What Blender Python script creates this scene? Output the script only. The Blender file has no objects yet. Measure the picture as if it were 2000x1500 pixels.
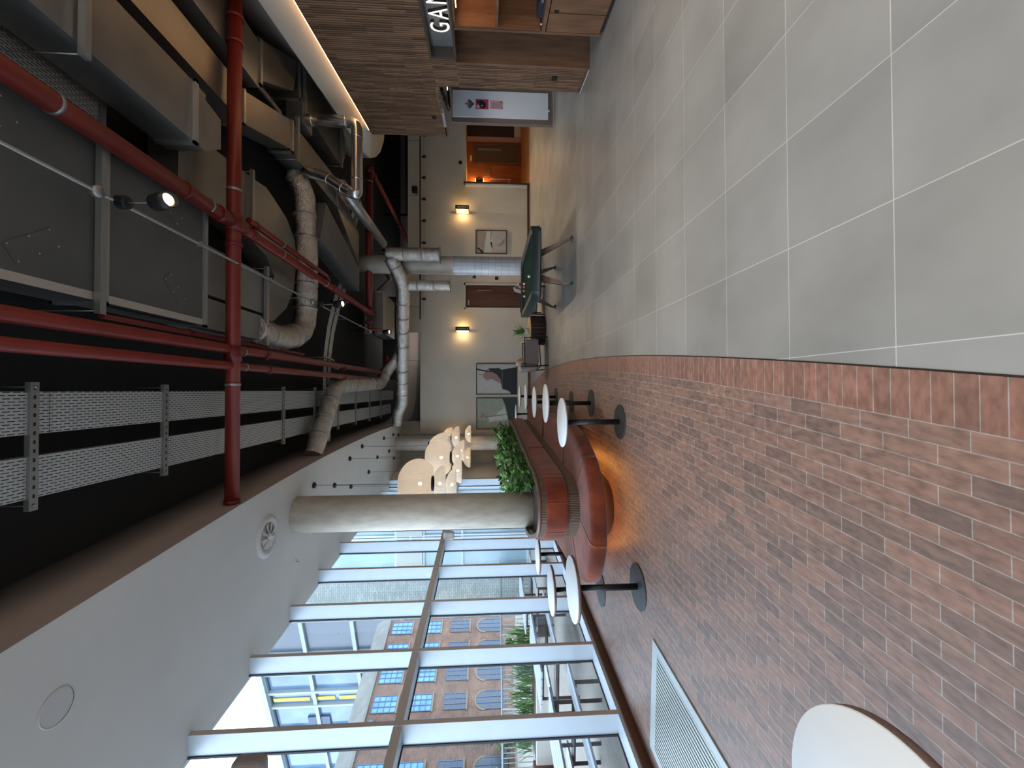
import bpy, bmesh, math, random
from mathutils import Vector, Matrix, Euler
random.seed(7)
SC = bpy.context.scene
COL = SC.collection
PI = math.pi

# ------------------------------------------------------------------ camera (the photo was taken upright and lies on its side)
pitch, yaw, roll = .06046, .01462, -.00251
F = Vector((math.sin(yaw)*math.cos(pitch), math.cos(yaw)*math.cos(pitch), -math.sin(pitch)))
Rt = Vector((math.cos(yaw), -math.sin(yaw), 0)); Up = Rt.cross(F)
R2 = math.cos(roll)*Rt + math.sin(roll)*Up
U2 = -math.sin(roll)*Rt + math.cos(roll)*Up
cam_d = bpy.data.cameras.new('camera'); cam = bpy.data.objects.new('camera', cam_d); COL.objects.link(cam)
cx_, cy_, cz_ = -U2, R2, -F           # image right = world down, image up = world right
cam.matrix_world = Matrix(((cx_.x, cy_.x, cz_.x, 0), (cx_.y, cy_.y, cz_.y, 0), (cx_.z, cy_.z, cz_.z, 1.66), (0, 0, 0, 1)))
cam_d.sensor_fit = 'HORIZONTAL'; cam_d.sensor_width = 36; cam_d.lens = 821.9/2000*36
cam_d.clip_start = .05; cam_d.clip_end = 400
SC.camera = cam
# ------------------------------------------------------------------ world, exposure
W = bpy.data.worlds.new('sky'); SC.world = W; W.use_nodes = True
nt = W.node_tree; nt.nodes.clear()
wo = nt.nodes.new('ShaderNodeOutputWorld'); bg = nt.nodes.new('ShaderNodeBackground')
tc = nt.nodes.new('ShaderNodeTexCoord'); nz = nt.nodes.new('ShaderNodeTexNoise'); cr = nt.nodes.new('ShaderNodeValToRGB')
nz.inputs['Scale'].default_value = 2.2; nz.inputs['Detail'].default_value = 5
cr.color_ramp.elements[0].position = .35; cr.color_ramp.elements[0].color = (.60, .78, .97, 1)
cr.color_ramp.elements[1].position = .62; cr.color_ramp.elements[1].color = (.86, .93, 1.0, 1)
nt.links.new(tc.outputs['Generated'], nz.inputs['Vector']); nt.links.new(nz.outputs['Fac'], cr.inputs['Fac'])
nt.links.new(cr.outputs['Color'], bg.inputs['Color']); bg.inputs['Strength'].default_value = 4.3
nt.links.new(bg.outputs[0], wo.inputs[0])
SC.view_settings.view_transform = 'Standard'; SC.view_settings.look = 'None'
SC.view_settings.exposure = 0.5; SC.view_settings.gamma = 1.0; SC.view_settings.use_curve_mapping = False
try:
    SC.cycles.max_bounces = 8; SC.cycles.diffuse_bounces = 5; SC.cycles.transparent_max_bounces = 12
    SC.cycles.sample_clamp_indirect = 6; SC.cycles.caustics_reflective = False; SC.cycles.caustics_refractive = False
except Exception: pass

def lamp(kind, name, loc, power, color=(1,1,1), size=.1, rot=(0,0,0), parent=None, size_y=None, spot=None, blend=.6):
    d = bpy.data.lights.new(name, kind); d.energy = power; d.color = color
    if kind == 'AREA':
        d.size = size
        if size_y: d.shape = 'RECTANGLE'; d.size_y = size_y
    elif kind in ('POINT', 'SPOT'): d.shadow_soft_size = size
    if kind == 'SPOT': d.spot_size = spot or 1.6; d.spot_blend = blend
    o = bpy.data.objects.new(name, d); COL.objects.link(o); o.location = loc; o.rotation_euler = rot
    if parent: o.parent = parent
    return o
FX = lambda Y: -3.57 + .0795*(Y-7.4)        # inner face line of the window wall
RX = lambda Y: 4.2216 + .14*Y               # face line of the slatted wall
# daylight portals in the window bays (they only guide the sky's own light)
for Y in (-4, 2, 8):
    p = lamp('AREA', 'sky_portal', (FX(Y)-.35, Y, 2.5), 1, size=5.6, size_y=4.9, rot=(0, -PI/2, math.atan(-.0795)))
    p.data.size = 4.9; p.data.size_y = 6
    try: p.data.cycles.is_portal = True
    except Exception: p.data.energy = 0

for (x_, y_, e_) in ((3.1,1.3,75),(1.2,-2.5,85),(3.0,-5.0,80),(-1.0,-5.5,60)):   # added overhead fill lights out of view, to brighten the room
    lamp('AREA', 'overhead_fill', (x_,y_,4.9), e_, (1,.96,.90), 1.2, (0,0,0), size_y=1.2)
lamp('AREA', 'rear_zone_fill', (3,18.6,4.2), 38, (1,.95,.90), 3, (PI,0,0), size_y=1.5)  # added unseen uplight, brightens the zone beyond the partition
# ------------------------------------------------------------------ materials
MATS = {}
def mat(name, col, rough=.6, metal=0, spec=.5, var=0, vscale=6, vcol=None, bump=0, bscale=30, emis=None, estr=0, stretch=(1,1,1), sheen=0, coat=0, detail=4, two=None):
    if name in MATS: return MATS[name]
    m = bpy.data.materials.new(name); m.use_nodes = True; n = m.node_tree; b = n.nodes['Principled BSDF']
    b.inputs['Base Color'].default_value = (*col, 1); b.inputs['Roughness'].default_value = rough
    b.inputs['Metallic'].default_value = metal; b.inputs['Specular IOR Level'].default_value = spec
    b.inputs['Sheen Weight'].default_value = sheen; b.inputs['Coat Weight'].default_value = coat
    if emis: b.inputs['Emission Color'].default_value = (*emis, 1); b.inputs['Emission Strength'].default_value = estr
    if var or vcol or bump:
        t = n.nodes.new('ShaderNodeTexCoord'); mp = n.nodes.new('ShaderNodeMapping'); mp.inputs['Scale'].default_value = stretch
        n.links.new(t.outputs['Object'], mp.inputs['Vector'])
    if var or vcol:
        z = n.nodes.new('ShaderNodeTexNoise'); z.inputs['Scale'].default_value = vscale; z.inputs['Detail'].default_value = detail
        r = n.nodes.new('ShaderNodeValToRGB'); r.color_ramp.elements[0].position = .3; r.color_ramp.elements[1].position = .7
        c0 = vcol if vcol else tuple(c*(1-var) for c in col); c1 = col if vcol else tuple(min(1, c*(1+var)) for c in col)
        r.color_ramp.elements[0].color = (*c0, 1); r.color_ramp.elements[1].color = (*c1, 1)
        n.links.new(mp.outputs[0], z.inputs['Vector']); n.links.new(z.outputs['Fac'], r.inputs['Fac']); n.links.new(r.outputs['Color'], b.inputs['Base Color'])
    if bump:
        z2 = n.nodes.new('ShaderNodeTexNoise'); z2.inputs['Scale'].default_value = bscale; z2.inputs['Detail'].default_value = 4
        bp = n.nodes.new('ShaderNodeBump'); bp.inputs['Strength'].default_value = bump; bp.inputs['Distance'].default_value = .02
        n.links.new(mp.outputs[0], z2.inputs['Vector']); n.links.new(z2.outputs['Fac'], bp.inputs['Height']); n.links.new(bp.outputs[0], b.inputs['Normal'])
    MATS[name] = m; return m
def brickmat(name, c1, c2, mortar, bw, rh, ms, rough=.6, offset=.5, bump=.4, nvar=.25, coord='UV', swap=None, nscale=9, spec=.5, bias=0, stretch=(1,1,1)):
    m = bpy.data.materials.new(name); m.use_nodes = True; n = m.node_tree; b = n.nodes['Principled BSDF']
    t = n.nodes.new('ShaderNodeTexCoord'); br = n.nodes.new('ShaderNodeTexBrick'); br.offset = offset; br.squash = 1
    br.inputs['Scale'].default_value = 1; br.inputs['Brick Width'].default_value = bw; br.inputs['Row Height'].default_value = rh
    br.inputs['Mortar Size'].default_value = ms; br.inputs['Mortar Smooth'].default_value = .15; br.inputs['Bias'].default_value = bias
    br.inputs['Color1'].default_value = (*c1, 1); br.inputs['Color2'].default_value = (*c2, 1); br.inputs['Mortar'].default_value = (*mortar, 1)
    src = t.outputs[coord]
    if swap:
        s = n.nodes.new('ShaderNodeSeparateXYZ'); c = n.nodes.new('ShaderNodeCombineXYZ'); n.links.new(src, s.inputs[0])
        n.links.new(s.outputs[swap[0]], c.inputs[0]); n.links.new(s.outputs[swap[1]], c.inputs[1]); src = c.outputs[0]
    n.links.new(src, br.inputs['Vector'])
    mp = n.nodes.new('ShaderNodeMapping'); mp.inputs['Scale'].default_value = stretch; n.links.new(src, mp.inputs['Vector'])
    z = n.nodes.new('ShaderNodeTexNoise'); z.inputs['Scale'].default_value = nscale; z.inputs['Detail'].default_value = 6; n.links.new(mp.outputs[0], z.inputs['Vector'])
    r = n.nodes.new('ShaderNodeValToRGB'); r.color_ramp.elements[0].position = .3; r.color_ramp.elements[1].position = .72
    r.color_ramp.elements[0].color = (1-nvar,)*3+(1,); r.color_ramp.elements[1].color = (1+nvar,)*3+(1,)
    n.links.new(z.outputs['Fac'], r.inputs['Fac'])
    mx = n.nodes.new('ShaderNodeMix'); mx.data_type = 'RGBA'; mx.blend_type = 'MULTIPLY'; mx.inputs['Factor'].default_value = 1
    n.links.new(br.outputs['Color'], mx.inputs['A']); n.links.new(r.outputs['Color'], mx.inputs['B']); n.links.new(mx.outputs['Result'], b.inputs['Base Color'])
    bp = n.nodes.new('ShaderNodeBump'); bp.invert = True; bp.inputs['Strength'].default_value = bump; bp.inputs['Distance'].default_value = .01
    n.links.new(br.outputs['Fac'], bp.inputs['Height']); n.links.new(bp.outputs[0], b.inputs['Normal'])
    b.inputs['Roughness'].default_value = rough; b.inputs['Specular IOR Level'].default_value = spec
    MATS[name] = m; return m
def glassmat(name, tint=(.93,.97,1), refl=.08):
    m = bpy.data.materials.new(name); m.use_nodes = True; n = m.node_tree; n.nodes.clear()
    o = n.nodes.new('ShaderNodeOutputMaterial'); tr = n.nodes.new('ShaderNodeBsdfTransparent'); gl = n.nodes.new('ShaderNodeBsdfGlossy'); mx = n.nodes.new('ShaderNodeMixShader')
    fw = n.nodes.new('ShaderNodeLayerWeight'); pw = n.nodes.new('ShaderNodeMath'); pw.operation = 'POWER'; pw.inputs[1].default_value = 4
    lw = n.nodes.new('ShaderNodeMath'); lw.operation = 'MULTIPLY_ADD'; lw.inputs[1].default_value = .45; lw.inputs[2].default_value = .03
    n.links.new(fw.outputs['Facing'], pw.inputs[0]); n.links.new(pw.outputs[0], lw.inputs[0])
    tr.inputs[0].default_value = (*tint, 1); gl.inputs['Roughness'].default_value = .02; gl.inputs[0].default_value = (.9, .9, .9, 1)
    n.links.new(lw.outputs[0], mx.inputs[0]); n.links.new(tr.outputs[0], mx.inputs[1]); n.links.new(gl.outputs[0], mx.inputs[2]); n.links.new(mx.outputs[0], o.inputs[0])
    MATS[name] = m; return m
def perfmat(name, col):
    """galvanised sheet punched with slots (real holes: transparent)"""
    m = bpy.data.materials.new(name); m.use_nodes = True; n = m.node_tree; b = n.nodes['Principled BSDF']; o = n.nodes['Material Output']
    b.inputs['Base Color'].default_value = (*col, 1); b.inputs['Metallic'].default_value = .35; b.inputs['Roughness'].default_value = .5
    t = n.nodes.new('ShaderNodeTexCoord')
    def bricks(bw, rh, mw, off):
        br = n.nodes.new('ShaderNodeTexBrick'); br.offset = off; br.inputs['Scale'].default_value = 1
        br.inputs['Brick Width'].default_value = bw; br.inputs['Row Height'].default_value = rh; br.inputs['Mortar Size'].default_value = mw
        br.inputs['Mortar Smooth'].default_value = 0; n.links.new(t.outputs['UV'], br.inputs['Vector']); return br
    a = bricks(.075, .026, .0095, .5)
    tr = n.nodes.new('ShaderNodeBsdfTransparent'); mx = n.nodes.new('ShaderNodeMixShader')
    n.links.new(a.outputs['Fac'], mx.inputs[0]); n.links.new(tr.outputs[0], mx.inputs[1]); n.links.new(b.outputs[0], mx.inputs[2]); n.links.new(mx.outputs[0], o.inputs[0])
    MATS[name] = m; return m

M_tile = brickmat('grey_stone_tile', (.265,.262,.254), (.225,.222,.215), (.47,.46,.44), .6, .6, .0023, rough=.45, offset=0, bump=.12, nvar=.15, nscale=1.7, stretch=(1.1,.8,1), spec=.35)
M_brk = brickmat('red_brown_paver', (.26,.152,.115), (.155,.104,.088), (.31,.28,.255), .214, .078, .0024, rough=.42, bump=.45, nvar=.30, nscale=20, stretch=(.7,1.6,1), spec=.5)
M_sold = brickmat('red_brown_soldier_paver', (.27,.135,.10), (.20,.105,.082), (.31,.275,.245), .0785, .2, .0022, rough=.42, offset=0, bump=.45, nvar=.30, nscale=20, stretch=(1.6,.7,1))
M_white = mat('white_paint', (.62,.61,.59), .75, var=.03, vscale=1.2)
M_cream = mat('cream_plaster', (.62,.56,.47), .85, var=.05, vscale=1.5)
M_wallf = mat('warm_wall_plaster', (.56,.50,.415), .85, var=.05, vscale=1.2, bump=.05, bscale=60)
M_black = mat('black_ceiling_paint', (.012,.013,.014), .9)
M_fascia = mat('taupe_fascia_paint', (.33,.27,.245), .8, var=.06, vscale=.8)
M_frame = mat('white_aluminium', (.52,.59,.67), .38, .15, var=.02)
M_bronze = mat('bronze_metal', (.15,.085,.06), .32, .75)
M_gasket = mat('black_gasket', (.01,.012,.02), .6)
M_glass = glassmat('window_glass')
M_conc = mat('pale_concrete', (.64,.58,.50), .62, var=.14, vscale=9, bump=.15, bscale=40, stretch=(1,1,.35))
M_slat = None
M_red = mat('red_pipe_paint', (.19,.020,.014), .42, .1, var=.12, vscale=3)
M_galv = mat('galvanised_steel', (.44,.45,.45), .40, .75, var=.10, vscale=4)
M_duct = mat('galvanised_duct', (.29,.295,.295), .36, .80, var=.12, vscale=2.5)
M_strut = mat('zinc_channel', (.34,.35,.35), .4, .7)
M_perf = perfmat('perforated_zinc', (.52,.55,.56))
M_foil = mat('crinkled_foil', (.66,.62,.58), .17, .97, bump=.75, bscale=34, var=.12, vscale=8)
for n__ in M_foil.node_tree.nodes:
    if n__.type == 'BUMP': n__.inputs['Distance'].default_value = .03
    if n__.type == 'TEX_NOISE' and abs(n__.inputs['Scale'].default_value-34) < .1: n__.inputs['Distortion'].default_value = 1.5
M_tape = mat('foil_tape', (.45,.42,.40), .45, .8)
M_spiral = mat('spiral_steel', (.62,.62,.62), .22, .95, var=.06, vscale=6)
M_blk = mat('black_satin_metal', (.014,.014,.016), .42, .3)
M_base = mat('dark_grey_powder_coat', (.035,.040,.044), .5, .3)
M_top = mat('white_laminate', (.80,.84,.88), .45, var=.04, vscale=2.2, stretch=(1,.3,1))
M_velvet = mat('rust_velvet', (.25,.055,.024), .9, var=.0, vcol=(.115,.024,.013), vscale=4, stretch=(1,1,.5), sheen=.22, spec=.12)
M_velvet_d = M_velvet
M_flute = mat('fluted_brown_timber', (.125,.075,.05), .55, vcol=(.06,.035,.025), vscale=7, stretch=(1,1,.2))
M_oak = mat('walnut_board', (.20,.098,.052), .5, vcol=(.105,.050,.028), vscale=5, stretch=(2.2,2.2,.35))
M_oaki = mat('walnut_interior', (.30,.13,.058), .5, vcol=(.15,.06,.028), vscale=5, stretch=(2.2,2.2,.35))
M_leafs = [mat('leaf_green', (.13,.34,.06), .34, var=.3, vscale=14, spec=.6), mat('leaf_dark', (.035,.11,.03), .34, var=.3, vscale=14, spec=.6), mat('leaf_light', (.28,.46,.15), .34, var=.3, vscale=14, spec=.6)]
M_soil = mat('dark_soil', (.05,.035,.025), .95, bump=.6, bscale=25)
M_shade = None

# ------------------------------------------------------------------ mesh helpers
class MB:
    def __init__(s): s.v = []; s.f = []; s.m = []; s.uv = {}; s.sm = []
    def face(s, idx, mi=0, smooth=False, uv=None):
        s.f.append(idx); s.m.append(mi); s.sm.append(smooth)
        if uv: s.uv[len(s.f)-1] = uv
    def poly(s, pts, mi=0, uv=None):
        b = len(s.v); s.v += [tuple(p) for p in pts]; s.face(list(range(b, b+len(pts))), mi, False, uv); return s
    def box(s, x0, x1, y0, y1, z0, z1, mi=0, rz=0, c=None, bev=0):
        b = len(s.v)
        P = [(x0,y0,z0),(x1,y0,z0),(x1,y1,z0),(x0,y1,z0),(x0,y0,z1),(x1,y0,z1),(x1,y1,z1),(x0,y1,z1)]
        if rz:
            cx, cy = c if c else ((x0+x1)/2, (y0+y1)/2); ca, sa = math.cos(rz), math.sin(rz)
            P = [(cx+(x-cx)*ca-(y-cy)*sa, cy+(x-cx)*sa+(y-cy)*ca, z) for x, y, z in P]
        s.v += P
        for q in ((3,2,1,0),(4,5,6,7),(0,1,5,4),(1,2,6,5),(2,3,7,6),(3,0,4,7)): s.face([b+i for i in q], mi)
        return s
    def prism(s, pts, z0, z1, mi=0, side_mi=None, smooth=False):
        """vertical extrusion of a plan polygon"""
        a = sum(pts[i][0]*pts[(i+1)%len(pts)][1]-pts[(i+1)%len(pts)][0]*pts[i][1] for i in range(len(pts)))
        if a < 0: pts = pts[::-1]
        b = len(s.v); n = len(pts); side_mi = mi if side_mi is None else side_mi
        s.v += [(p[0],p[1],z0) for p in pts] + [(p[0],p[1],z1) for p in pts]
        s.face([b+i for i in range(n)][::-1], mi); s.face([b+n+i for i in range(n)], mi)
        for i in range(n): s.face([b+i, b+(i+1)%n, b+n+(i+1)%n, b+n+i], side_mi, smooth)
        return s
    def ring(s, inner, outer, z0, z1, mi=0, smooth=True):
        """closed loop strip between two outlines with equal point counts"""
        b = len(s.v); n = len(inner)
        for z in (z0, z1): s.v += [(p[0],p[1],z) for p in inner]; s.v += [(p[0],p[1],z) for p in outer]
        for i in range(n):
            j = (i+1) % n
            s.face([b+i, b+j, b+n+j, b+n+i][::-1], mi); s.face([b+2*n+i, b+2*n+j, b+3*n+j, b+3*n+i], mi)
            s.face([b+n+i, b+n+j, b+3*n+j, b+3*n+i], mi, smooth); s.face([b+j, b+i, b+2*n+i, b+2*n+j], mi, smooth)
        return s
    def strip(s, path, z0, z1, th=.02, mi=0, smooth=True, side=1, uvs=False):
        """vertical wall of thickness th along an open plan path"""
        n = len(path); L = []
        for i, p in enumerate(path):
            q0 = path[max(0,i-1)]; q1 = path[min(n-1,i+1)]; d = Vector((q1[0]-q0[0], q1[1]-q0[1])).normalized(); nn = Vector((-d.y, d.x))*side*th
            L.append((p[0]+nn.x, p[1]+nn.y))
        b = len(s.v)
        for z in (z0, z1): s.v += [(p[0],p[1],z) for p in path]; s.v += [(p[0],p[1],z) for p in L]
        for i in range(n-1):
            s.face([b+i, b+i+1, b+2*n+i+1, b+2*n+i], mi, smooth); s.face([b+n+i+1, b+n+i, b+3*n+i, b+3*n+i+1], mi, smooth)
            s.face([b+i+1, b+i, b+n+i, b+n+i+1], mi); s.face([b+2*n+i, b+2*n+i+1, b+3*n+i+1, b+3*n+i], mi)
        s.face([b, b+n, b+3*n, b+2*n], mi); s.face([b+n-1, b+2*n+n-1, b+3*n+n-1, b+n+n-1], mi)
        return s
    def tube(s, path, r, seg=12, mi=0, cap=True, fillet=0, smooth=True, wob=0):
        path = [Vector(p) for p in path]
        if fillet and len(path) > 2:
            out = [path[0]]
            for i in range(1, len(path)-1):
                a, b_, c = path[i-1], path[i], path[i+1]
                d1 = (a-b_); d2 = (c-b_); k = min(fillet, d1.length*.48, d2.length*.48)
                p0 = b_+d1.normalized()*k; p1 = b_+d2.normalized()*k
                for t in [j/6 for j in range(7)]: out.append(p0*(1-t)**2+b_*2*t*(1-t)+p1*t*t)
            out.append(path[-1]); path = out
        if wob:
            out = []
            for i in range(len(path)-1):
                a, c = path[i], path[i+1]; n = max(1, int((c-a).length/.06))
                for k in range(n): out.append(a.lerp(c, k/n))
            out.append(path[-1]); path = out
        rr = r if isinstance(r, (list, tuple)) else None
        t0 = (path[1]-path[0]).normalized(); up = Vector((0,0,1)) if abs(t0.z) < .9 else Vector((1,0,0))
        n0 = t0.cross(up).normalized(); base = len(s.v); N = len(path)
        for i, p in enumerate(path):
            if i == 0: t = t0
            elif i == N-1: t = (path[i]-path[i-1]).normalized()
            else: t = ((path[i]-path[i-1]).normalized()+(path[i+1]-path[i]).normalized()).normalized()
            n0 = (n0 - t*n0.dot(t)).normalized(); b2 = t.cross(n0)
            q = (rr[min(i, len(rr)-1)] if rr else r)
            if wob: q = q*(1+random.uniform(-wob, wob))
            for k in range(seg):
                a = 2*PI*k/seg; w = 1+(random.uniform(-wob, wob)*.6 if wob else 0)
                s.v.append(tuple(p + (n0*math.cos(a)+b2*math.sin(a))*q*w))
        for i in range(N-1):
            for k in range(seg):
                k2 = (k+1) % seg
                s.face([base+i*seg+k, base+i*seg+k2, base+(i+1)*seg+k2, base+(i+1)*seg+k][::-1], mi, smooth)
        if cap:
            s.face([base+k for k in range(seg)], mi); s.face([base+(N-1)*seg+k for k in range(seg)][::-1], mi)
        return s
    def cyl(s, x, y, z0, z1, r, seg=24, mi=0, r2=None):
        return s.lathe([(0,z0),(r,z0),(r2 if r2 is not None else r,z1),(0,z1)], x, y, seg, mi, flat=True)
    def lathe(s, prof, x=0, y=0, seg=32, mi=0, flat=False, z=0):
        b = len(s.v); n = len(prof)
        for k in range(seg):
            a = 2*PI*k/seg
            for (r, zz) in prof: s.v.append((x+r*math.cos(a), y+r*math.sin(a), z+zz))
        for k in range(seg):
            k2 = (k+1) % seg
            for i in range(n-1):
                q = [b+k*n+i, b+k2*n+i, b+k2*n+i+1, b+k*n+i+1]
                if prof[i][0] < 1e-6: q = [b+k*n+i, b+k2*n+i+1, b+k*n+i+1]
                elif prof[i+1][0] < 1e-6: q = [b+k*n+i, b+k2*n+i, b+k*n+i+1]
                steep = (not flat) or (abs(prof[i][0]-prof[i+1][0]) < 1e-6)
                s.face(q, mi, steep)
        return s
    def build(s, name, mats, parent=None, weld=False):
        me = bpy.data.meshes.new(name); me.from_pydata(s.v, [], s.f)
        if not isinstance(mats, (list, tuple)): mats = [mats]
        for m in mats: me.materials.append(m)
        me.polygons.foreach_set('material_index', s.m); me.polygons.foreach_set('use_smooth', s.sm)
        if s.uv:
            u = me.uv_layers.new(name='UVMap')
            for fi, uvs in s.uv.items():
                for li, c in zip(me.polygons[fi].loop_indices, uvs): u.data[li].uv = c
        me.update()
        o = bpy.data.objects.new(name, me); COL.objects.link(o)
        if parent is not None: o.parent = parent; o.matrix_parent_inverse = Matrix.Translation(parent.location).inverted() if parent.rotation_euler.z == 0 else Matrix.Identity(4)
        return o
def tag(o, label=None, cat=None, group=None, kind=None):
    if label: o['label'] = label
    if cat: o['category'] = cat
    if group: o['group'] = group
    if kind: o['kind'] = kind
    return o
def thing(name, label, cat, loc=(0,0,0), group=None, kind=None):
    e = bpy.data.objects.new(name, None); COL.objects.link(e); e.location = loc; e.empty_display_size = .1
    return tag(e, label, cat, group, kind)
def copy_tree(o, loc, label, parent=None, dz=None):
    c = o.copy(); COL.objects.link(c)
    if parent is None: c.location = loc; c['label'] = label
    else: c.parent = parent
    for ch in list(o.children): copy_tree(ch, None, None, c)
    return c
def bevel(o, w=.01, seg=2, angle=.6):
    m = o.modifiers.new('bevel', 'BEVEL'); m.width = w; m.segments = seg; m.limit_method = 'ANGLE'; m.angle_limit = angle; return o
def textmesh(body, size, depth, M, name, material, parent=None, align='LEFT', bevel_d=0):
    cu = bpy.data.curves.new(name, 'FONT'); cu.body = body; cu.size = size; cu.extrude = depth; cu.align_x = align; cu.resolution_u = 4
    cu.offset = bevel_d
    t = bpy.data.objects.new(name, cu); COL.objects.link(t)
    bpy.context.view_layer.update()
    me = bpy.data.meshes.new_from_object(t); bpy.data.objects.remove(t); bpy.data.curves.remove(cu)
    me.materials.clear(); me.materials.append(material); me.transform(M)
    o = bpy.data.objects.new(name, me); COL.objects.link(o)
    if parent is not None: o.parent = parent; o.matrix_parent_inverse = Matrix.Translation(parent.location).inverted()
    return o
def smooth_path(pts, n=6):
    out = []
    P = [Vector(p) for p in pts]
    for i in range(len(P)-1):
        p0 = P[max(0,i-1)]; p1 = P[i]; p2 = P[i+1]; p3 = P[min(len(P)-1,i+2)]
        for k in range(n):
            t = k/n; out.append(tuple(.5*((2*p1)+(-p0+p2)*t+(2*p0-5*p1+4*p2-p3)*t*t+(-p0+3*p1-3*p2+p3)*t**3)))
    out.append(tuple(P[-1])); return out

# ================================================================== THE SETTING
ZC = 4.93; ZB = 5.8
def EX(Y): return .575-(9.7-Y)**2/134 if Y < 9.7 else .575-(Y-9.7)**2/76
ys = [-7+.5*i for i in range(46)] + [15.95]
fl = MB()
def quad_uv(x00, x01, x10, x11, y0, y1, z, mi, uvf):
    P = [(x00,y0,z),(x01,y0,z),(x11,y1,z),(x10,y1,z)]
    fl.poly(P, mi, [uvf(*p[:2]) for p in P])
arc = 0
for a, b in zip(ys[:-1], ys[1:]):
    t0, t1 = EX(a), EX(b)
    quad_uv(t0, 13, t1, 13, a, b, 0, 0, lambda x, y: (x-.171+30, y-1.609+30))
    s0, s1 = t0-.2, t1-.2; fl.poly([(s0,a,0),(t0,a,0),(t1,b,0),(s1,b,0)], 2, [(a+30,0),(a+30,.2),(b+30,.2),(b+30,0)])
    # courses follow the curved kerb near it and straighten towards the windows
    cols = 12
    def u_(x, y):
        w = max(0, min(1, 1-(EX(y)-.2-x)/3.2)); w = w*w*(3-2*w)
        return (y+30, (EX(y)-.2-.30)*w + .30 - x + 29.64)
    for k in range(cols):
        xa0 = FX(a)-.05+(s0-FX(a)+.05)*k/cols; xa1 = FX(a)-.05+(s0-FX(a)+.05)*(k+1)/cols
        xb0 = FX(b)-.05+(s1-FX(b)+.05)*k/cols; xb1 = FX(b)-.05+(s1-FX(b)+.05)*(k+1)/cols
        quad_uv(xa0, xa1, xb0, xb1, a, b, 0, 1, u_)
M_tim = mat('orange_timber_floor', (.30,.15,.065), .35, vcol=(.20,.095,.04), vscale=4, stretch=(1,6,1))
fl.poly([(-3.5,15.95,0),(7.7,15.95,0),(7.7,21.5,0),(-3.5,21.5,0)], 0, [(0,0),(11,0),(11,6),(0,6)])
fl.poly([(7.7,15.95,0),(13,15.95,0),(13,21.5,0),(7.7,21.5,0)], 3, [(0,0),(1,0),(1,1),(0,1)])
o = fl.build('floor', [M_tile, M_brk, M_sold, M_tim]); o['kind'] = 'structure'
# thin dark trim in the joint between tiles and pavers
t = MB()
for a, b in zip(ys[:-1], ys[1:]): t.prism([(EX(a)-.004,a),(EX(a)+.004,a),(EX(b)+.004,b),(EX(b)-.004,b)], 0, .0015)
t.build('trim_1', mat('dark_metal_trim', (.05,.045,.04), .4, .8))['kind'] = 'structure'

# black slab
MB().box(-4.5, 13, -7.2, 21.8, ZB, ZB+.3).build('ceiling', M_black)['kind'] = 'structure'
# lowered white ceiling along the windows, with its taupe fascia and rounded far corner
edge = [(-2.55,-7.1),(-1.76,3.06),(-1.534,5.57),(-1.393,7.5),(-1.30,9.6),(-1.24,12.2),(-1.24,14.5),(-1.27,16.5),(-1.26,17.6),(-1.15,18.55),(-.86,19.2),(-.45,19.6),(.1,19.85),(1.0,20.02),(2.2,20.2),(3.4,20.4),(13,20.6)]
es = [edge[0]] + [tuple(p[:2]) for p in smooth_path([(x,y,0) for x,y in edge[1:-1]], 4)] + [edge[-1]]
cw = MB()
for (x0,y0),(x1,y1) in zip(es[:-1], es[1:]):
    if y1 < 17.6:
        cw.poly([(x0,y0,ZC),(FX(y0)-.252,y0,ZC),(FX(y1)-.252,y1,ZC),(x1,y1,ZC)])
    last = (x1,y1)
i0 = next(i for i,p in enumerate(es) if p[1] >= 17.55)
cw.poly([(es[i0][0],es[i0][1],ZC),(FX(es[i0][1])-.4,es[i0][1],ZC),(-3.2,21.7,ZC),(13,21.7,ZC)]+[(p[0],p[1],ZC) for p in es[i0+1:][::-1]])
cw.strip(es, ZC+.004, ZB, th=.05, mi=1, side=1)
cw.build('ceiling', [M_white, M_fascia])['kind'] = 'structure'
# far partition wall with doorway, and the wall behind it
wl = MB()
def yw(x0,x1,z0,z1,y=15.95,th=.15,m=0): wl.box(x0,x1,y,y+th,z0,z1,m)
yw(-1.63,3.10,0,4.14); yw(3.10,4.02,2.47,4.14); yw(4.02,7.83,0,4.14); yw(7.83,10.2,2.43,4.14); yw(10.2,13,0,4.14); yw(2.2,13,4.14,4.6)
wl.build('wall_back', M_wallf)['kind'] = 'structure'
MB().box(-4.5,13,21.5,21.7,0,ZB).build('wall_end', mat('brown_beige_wall', (.40,.32,.25), .85))['kind'] = 'structure'
MB().box(-3.6,-1.2,16.6,16.75,0,ZC).build('wall_side', mat('grey_beige_wall', (.50,.48,.42), .8, var=.05, vscale=1))['kind'] = 'structure'
b = MB(); b.box(-1.63,3.06,15.925,15.95,0,.09); b.box(4.06,7.80,15.925,15.95,0,.09); b.build('baseboard_back', M_bronze)['kind'] = 'structure'
MB().box(-4.6,13,-7.3,-7.1,0,ZB).build('wall_front', M_white)['kind'] = 'structure'
# right side: plain wall behind the slats, closing the room
r = MB()
r.prism([(RX(-7.1)+.55,-7.1),(RX(7.3)+.55,7.3),(RX(7.3)+.7,7.3),(RX(-7.1)+.7,-7.1)], 0, 4.09)
r.box(5.36,13,7.30,7.40,0,2.47)
r.box(12.9,13,-7.3,21.6,0,ZB)
r.build('wall_right', mat('cream_wall', (.52,.45,.38), .85))['kind'] = 'structure'
r = MB(); r.prism([(RX(-7.1)-.0,-7.1),(RX(2.0),2.0),(RX(2.0)+.1,2.0),(RX(-7.1)+.1,-7.1)], 0, 4.1); r.build('wall_right', M_cream)['kind'] = 'structure'
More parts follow.
